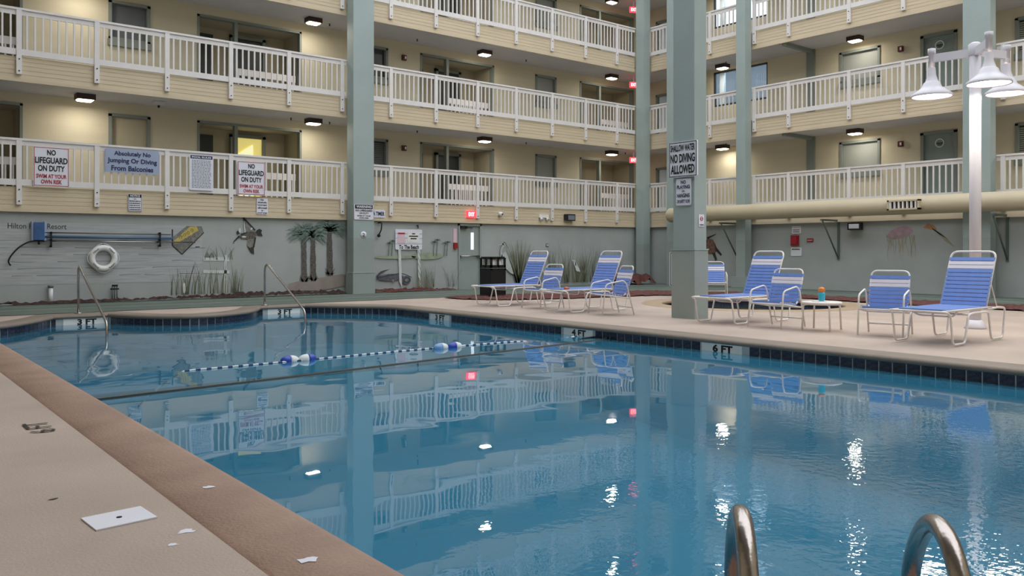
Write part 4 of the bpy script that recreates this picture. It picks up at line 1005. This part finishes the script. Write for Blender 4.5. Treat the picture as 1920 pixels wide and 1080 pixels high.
def make_chair(label):
    e = thing('patio_chair', label, 'chair', (0, 0, 0), 0, 'strapped patio chairs on the pool deck'); r = .0125; P = M['pvc']; Y = .285
    for s in (-1, 1):
        y = Y*s
        MB().tube(bend([(-.02, y, 0), (.05, y, .555), (.40, y, .62), (.47, y, .56), (.62, y, 0)], .07), r, 8).build('side_frame', P, e)
    for xx, zz in ((.03, .36), (.52, .30), (.57, .13)): MB().tube([(xx, -Y, zz), (xx, Y, zz)], r, 8).build('crossbar', P, e)
    for s in (-1, 1): MB().tube([(.03, s*Y, .13 if False else .36), (.525, s*Y, .30)], r*.9, 8).build('seat_rail', P, e)
    th = math.radians(72); bx, bz = math.cos(th), math.sin(th); o = (.47, .34); Lb = .56; yb = .25
    MB().tube(bend([(.03, -yb, .385), (o[0], -yb, o[1]), (o[0]+bx*Lb, -yb, o[1]+bz*Lb), (o[0]+bx*Lb, yb, o[1]+bz*Lb), (o[0], yb, o[1]), (.03, yb, .385)], .09, 5), r, 8).build('back_frame', P, e)
    sm = MB().box((-.0225, -.262, -.016), (.0225, .262, .016)).mesh('strap', M['strap']); smw = MB().box((-.0225, -.262, -.016), (.0225, .262, .016)).mesh('strap', M['strapw'])
    sl = math.atan2(.045, .44)
    for k in range(7):
        x = .06 + k*.057; link('strap', sm, e, (x, 0, .388-(x-.03)*.1), (0, sl, 0))
    for k in range(8):
        d = .06 + k*.0575; w = k in (5, 6)
        link('strap', smw if w else sm, e, (o[0]+bx*d, 0, o[1]+bz*d), (0, -th, 0), 'white strap' if w else None)
    return e
def copy_tree(o, parent=None):
    c = o.copy(); C.objects.link(c)
    if parent: c.parent = parent
    for ch in list(o.children): copy_tree(ch, c)
    return c
lg = make_lounger('blue strapped sun lounger nearest the lamp post, at the right edge')
lspots = [((10.30, 4.83), 0, None), ((10.66, 8.25), 0, 'blue strapped sun lounger in front of the deck column'), ((10.38, 11.68), 0, 'blue strapped sun lounger between the two left chairs, red cap on its foot'), ((10.42, 13.93), 0, 'blue strapped sun lounger farthest left, in front of the black bin')]
for i, (p, a, lb) in enumerate(lspots):
    o = lg if i == 0 else copy_tree(lg)
    if lb: o['label'] = lb
    o.location = (p[0], p[1], .013); o.rotation_euler = (0, 0, a)
ch = make_chair('blue strapped chair between round side table and the rightmost lounger')
cspots = [((10.90, 5.60), math.atan2(.18, .66), None), ((10.80, 7.33), .0, 'blue strapped chair beside the white side table'), ((10.69, 10.80), -.32, 'blue strapped chair left of the deck column, turned to the right'), ((10.78, 12.72), .0, 'blue strapped chair between the two left loungers'),
          ((16.55, 12.9), 2*PI-2.25+.0, 'lone blue strapped chair beyond the hot tub, half hidden by the deck column')]
cspots[4] = ((16.85, 12.85), .72, cspots[4][2])
for i, (p, a, lb) in enumerate(cspots):
    o = ch if i == 0 else copy_tree(ch)
    if lb: o['label'] = lb
    o.location = (p[0], p[1], .013); o.rotation_euler = (0, 0, a)
# side table and toy
e = thing('side_table', 'round white side table with an orange-capped cup on it', 'table', (11.17, 6.62, .013))
MB().lathe([(.02, .385), (.27, .385), (.285, .37), (.285, .405), (.275, .415), (.02, .41)], 28).build('table_top', M['pvc'], e)
for an in (45, 135, 225, 315):
    a = math.radians(an+8); cx, cy = math.cos(a), math.sin(a)
    MB().tube(bend([(cx*.2, cy*.2, .375), (cx*.27, cy*.27, .37), (cx*.29, cy*.29, 0)], .05), .014, 8).build('leg', M['pvc'], e)
e = thing('drinking_cup', 'turquoise cup with round orange cap on the white side table', 'cup', (11.17, 6.62, .43))
MB().lathe([(.038, 0), (.045, .02), (.05, .10), (.045, .13)], 16).build('cup_body', M['turq'], e); MB().ell((0, 0, .165), (.05, .05, .045), 14, 8).build('cap', M['cap'], e)
link('cap_spout', MB().box((-.06, -.012, .0), (-.03, .012, .02)).mesh('cap_spout', M['cap']), e, (0, 0, .16))
MB().box((-.13, -.05, 0), (.09, .06, .012)).box((-.05, -.12, 0), (.04, .12, .01)).build('folded_napkin', M['signwhite'], None, loc=(11.15, 6.62, .423), label='crumpled white napkin under the turquoise cup', cat='napkin')
MB().lathe([(.05, 0), (.055, .02), (.03, .04), (.01, .05)], 14).build('bottle_cap', mat('orange_red', (206, 96, 70), .5), None, loc=(10.56, 11.45, .448), label='small orange-red cap lying on the foot end of a lounger', cat='cap')

# ------------------------------------------------------------------ trash bin
e = thing('trash_bin', 'tall black double-opening trash bin behind the left loungers', 'bin', (12.62, 16.38, .075), 0)
h = .23
MB().box((-h, -h, 0), (h, h, .62)).build('body', M['bin'], e)
mb = MB()
for sx in (-1, 1):
    for sy in (-1, 1): mb.box((sx*h, sy*h, .62), (sx*(h-.045), sy*(h-.045), .92))
mb.box((-h, -h, .62), (h, h, .74)); mb.box((-.02, -h, .62), (.02, -h+.03, .92)); mb.box((-h, -.02, .62), (-h+.03, .02, .92))
mb.build('hood', M['bin'], e); MB().box((-h, -h, .885), (h, h, .92)).box((-h+.02, -h+.02, .92), (h-.02, h-.02, .945)).build('lid', M['bin'], e)
box('liner', (-h+.06, -h+.06, .7), (h-.06, h-.06, .88), M['liner'], e)
MB().box((-h-.008, -h-.008, .655), (h+.008, h+.008, .672)).build('band', M['steelgrey'], e)

# ------------------------------------------------------------------ lamp post
fw = Vector((math.cos(ANG), math.sin(ANG), 0)); rt = Vector((math.sin(ANG), -math.cos(ANG), 0))
LP = (13.27, 5.35)
lp = thing('lamp_post', 'white lamp post with three bell-shaped lamps behind the rightmost lounger', 'lamp post', (LP[0], LP[1], .0))
MB().tube([(0, 0, 0), (0, 0, 4.25)], .08, 16).build('pole', M['lampw'], lp); MB().lathe([(.15, 0), (.15, .03), (.1, .12), (.085, .13)], 16).build('base', M['lampw'], lp); MB().lathe([(.085, 4.1), (.095, 4.12), (.095, 4.27), (.05, 4.3)], 16).build('cap', M['lampw'], lp)
for an in (137.3, 257.3, 17.3):
    a = math.radians(an); d = rt*math.cos(a) + fw*math.sin(a); L_ = .607; c = d*L_
    q = Vector((-d.y, d.x, 0))*.03
    mb = MB(); z0_, z1_ = 4.09, 4.21
    mb._add([tuple(-q+Vector((0, 0, z0_))), tuple(q+Vector((0, 0, z0_))), tuple(c+q+Vector((0, 0, z0_))), tuple(c-q+Vector((0, 0, z0_))), tuple(-q+Vector((0, 0, z1_))), tuple(q+Vector((0, 0, z1_))), tuple(c+q+Vector((0, 0, z1_))), tuple(c-q+Vector((0, 0, z1_)))],
            [(0, 3, 2, 1), (4, 5, 6, 7), (0, 1, 5, 4), (1, 2, 6, 5), (2, 3, 7, 6), (3, 0, 4, 7)])
    arm = mb.build('arm', M['lampw'], lp)
    MB().lathe([(.045, -.0), (.045, .42), (.058, .42), (.058, .5), (.02, .51)], 14).build('stem', M['lampw'], arm, loc=(c.x, c.y, 3.80))
    MB().lathe([(.05, .46), (.055, .44), (.062, .34), (.09, .25), (.10, .235), (.12, .22), (.14, .16), (.20, .11), (.29, .045), (.30, .015), (.295, .0), (.28, .01), (.19, .085), (.12, .14)], 30, caps=False).build('lamp_shade', M['lampw'], arm, loc=(c.x, c.y, 3.55))
    MB().lathe([(.285, .018), (.1, .012), (.01, .01)], 24, caps=False).build('bulb', M['bulb'], arm, loc=(c.x, c.y, 3.55))
    ld = bpy.data.lights.new('lamp_light', 'AREA'); ld.shape = 'DISK'; ld.size = .5; ld.energy = LAMP_W; ld.color = (1, .93, .82)
    lo = bpy.data.objects.new('lamp_light', ld); C.objects.link(lo); lo.parent = lp; lo.location = (c.x, c.y, 3.54)

# ------------------------------------------------------------------ pool handrails, ladder, rope, deck plates
for j, (x, ye, lb) in enumerate(((3.42, 14.35, 'bent stainless steel handrail at the left pool steps'), (6.98, 14.75, 'bent stainless steel handrail at the right-hand pool steps'))):
    e = thing('pool_handrail', lb, 'handrail', (x, 16.95, 0))
    MB().tube(bend([(0, 0, 0), (0, 0, .80), (-.02, -.16, .90), (-.03, -.36, .82), (-.12, ye-16.95, .03), (-.13, ye-17.05, -.55)], .09, 5), .021, 12).build('rail', M['chrome'], e)
    MB().lathe([(.07, .013), (.07, .025), (.03, .035)], 16).build('escutcheon', M['chrome'], e)
dirv = Vector((math.cos(math.radians(41.6)), math.sin(math.radians(41.6)), 0))
for j, (px, R_) in enumerate(((1388, 2.2), (1752, 2.12))):
    t = (px-960)/1560; p = Vector((R_*(math.cos(ANG)+math.sin(ANG)*t), R_*(math.sin(ANG)-math.cos(ANG)*t), 0))
    e = thing('ladder_rail', '%s bent steel grab rail of the pool ladder in the foreground' % ('left' if j == 0 else 'right'), 'handrail', tuple(p))
    pts = [-.30*dirv + Vector((0, 0, 0)), -.27*dirv + Vector((0, 0, .2)), -.21*dirv+Vector((0, 0, .36)), -.10*dirv+Vector((0, 0, .465)), .03*dirv+Vector((0, 0, .465)), .15*dirv+Vector((0, 0, .36)), .21*dirv+Vector((0, 0, .2)), .24*dirv+Vector((0, 0, -.2)), .24*dirv+Vector((0, 0, -.9))]
    P2 = []
    for i in range(len(pts)-1):
        p0, p1, p2, p3 = pts[max(i-1, 0)], pts[i], pts[i+1], pts[min(i+2, len(pts)-1)]
        for k in range(5):
            t = k/5; P2.append(.5*((2*p1)+(-p0+p2)*t+(2*p0-5*p1+4*p2-p3)*t*t+(-p0+3*p1-3*p2+p3)*t**3))
    P2.append(pts[-1])
    MB().tube(P2, .0245, 20).build('rail', M['wornsteel'], e)
    MB().lathe([(.07, .012), (.07, .026), (.03, .04)], 20).build('escutcheon', M['wornsteel'], e, loc=tuple(-.30*dirv))
# rope with floats
def ropemat():
    m = mat('striped_rope', (220, 226, 232), .6); nt = m.node_tree; N = nt.nodes; L = nt.links
    tc = N.new('ShaderNodeTexCoord'); wv = N.new('ShaderNodeTexWave'); wv.inputs['Scale'].default_value = 2.6; wv.inputs['Distortion'].default_value = 0
    wv.bands_direction = 'X'; L.new(tc.outputs['Object'], wv.inputs['Vector']); cr = N.new('ShaderNodeValToRGB'); cr.color_ramp.interpolation = 'CONSTANT'
    cr.color_ramp.elements[0].color = lin((40, 66, 110)) + (1,); cr.color_ramp.elements[1].position = .42; cr.color_ramp.elements[1].color = lin((226, 230, 234)) + (1,)
    L.new(wv.outputs['Fac'], cr.inputs[0]); L.new(cr.outputs[0], N['Principled BSDF'].inputs['Base Color']); return m
e = thing('float_rope', 'blue and white safety rope with two pairs of floats across the pool', 'rope', (5.3, 9.5, WATER))
pts = []
for i in range(61):
    x = 2.3 + 6.7*i/60; d = max(0, 3.0-x)**1.4*.9; pts.append((x-5.3, .03*math.sin(x*1.3), .006 - d - max(0, min(x-7.7, 9.0-x))*.06))
MB().tube(pts, .011, 8).build('rope', ropemat(), e)
def floatpiece(xc, seq, yy=0):
    for (dx0, c0, c1) in seq:
        # one egg-shaped piece, two halves
        n_ = 16; k_ = 12; R_ = .062; H = .115
        for half, cm in ((0, c0), (1, c1)):
            prof = []
            for i in range(k_//2+1):
                a = PI*(i + (k_//2 if half else 0))/k_
                rr_ = R_*math.sin(a)**.8 if 0 < a < PI-1e-6 else .012
                prof.append((max(rr_, .014), -H*math.cos(a)))
            MB().lathe(prof, n_).build('float', M[cm], e, loc=(xc-5.3+dx0, yy, .012), rot=(0, PI/2, 0))
floatpiece(uz(561, 671, 9.5)[0], [(-.115, 'fblue', 'fwhite'), (.115, 'fwhite', 'fblue')], .02)
floatpiece(uz(838, 647, 9.5)[0], [(-.115, 'flb', 'fwhite'), (.115, 'fblue', 'fwhite')], -.02)
e = thing('stripe_standin_line', 'dark surface line standing in for the underwater stripe between shallow and deep ends', 'rope', (5.3, 8.5, WATER))
MB().tube([(-3.74, -.38, 0), (-1.2, -.13, .001), (1.2, .14, .001), (3.73, .40, 0)], .013, 8).build('stripe_standin', M['stripe_standin'], e)  # added at the surface in place of the slope stripe on the bottom
for xx, yy in ((-3.73, -.38), (3.72, .40)): MB().lathe([(.03, -.012), (.03, .012)], 10).build('stripe_standin_end', M['bolt'], e, loc=(xx, yy, 0), rot=(0, PI/2, 0))
e = thing('rope_anchor', 'short dark rope anchor fixed to the pool edge below the 4 FT marker', 'anchor', (9.04, 9.16, WATER))
MB().tube([(0, 0, .01), (-.1, .0, .012), (-.26, .02, -.0)], .012, 8).build('hook', M['bolt'], e)
e = thing('skimmer_cover', 'square white skimmer cover with a centre hole set in the near deck', 'cover', (.948, 3.9, 0), math.radians(4))
MB().box((-.125, -.105, .001), (.125, .105, .007)).build('plate', M['signwhite'], e); MB().lathe([(.012, .007), (.012, .009)], 12).build('finger_hole', M['dark'], e)
e = thing('depth_marker_tile', 'painted 6 FT depth marking on the deck at the left edge', 'marking', (1.03, 6.22, .002), PI/2)
me = text_mesh('6 FT', .36, .15, .01); me.materials.append(M['bolt']); link('lettering', me, e, (0, .01, .006), (-PI/2, 0, 0))
MB().lathe([(.07, .0), (.07, .012)], 16).build('deck_drain', M['coping'], None, loc=(13.0, 10.4, .001), label='small round drain lid in the deck behind the middle lounger', cat='drain')

rs = random.Random(21); fl = bpy.data.objects['floor']
for (x, y, sz, m_, zz) in ((1.12, 3.55, .05, 'signwhite', .0015), (1.03, 3.42, .03, 'signwhite', .0015), (1.36, 2.9, .05, 'signwhite', .0145), (1.4, 4.1, .04, 'signwhite', .0145), (.78, 4.4, .03, 'bolt', .0015), (10.6, 7.6, .05, 'coping', .0015), (10.4, 11.3, .06, 'coping', .0015)):
    mb = MB(); k = 11
    mb._add([(x+sz*rs.uniform(.4, 1)*math.cos(2*PI*i/k), y+sz*rs.uniform(.3, .8)*math.sin(2*PI*i/k), zz) for i in range(k)], [tuple(range(k))])
    mb.build('paint_scuff', M[m_], fl if zz < .01 else c2) if zz < .01 else loc_p(mb.build('paint_scuff', M[m_], pool))
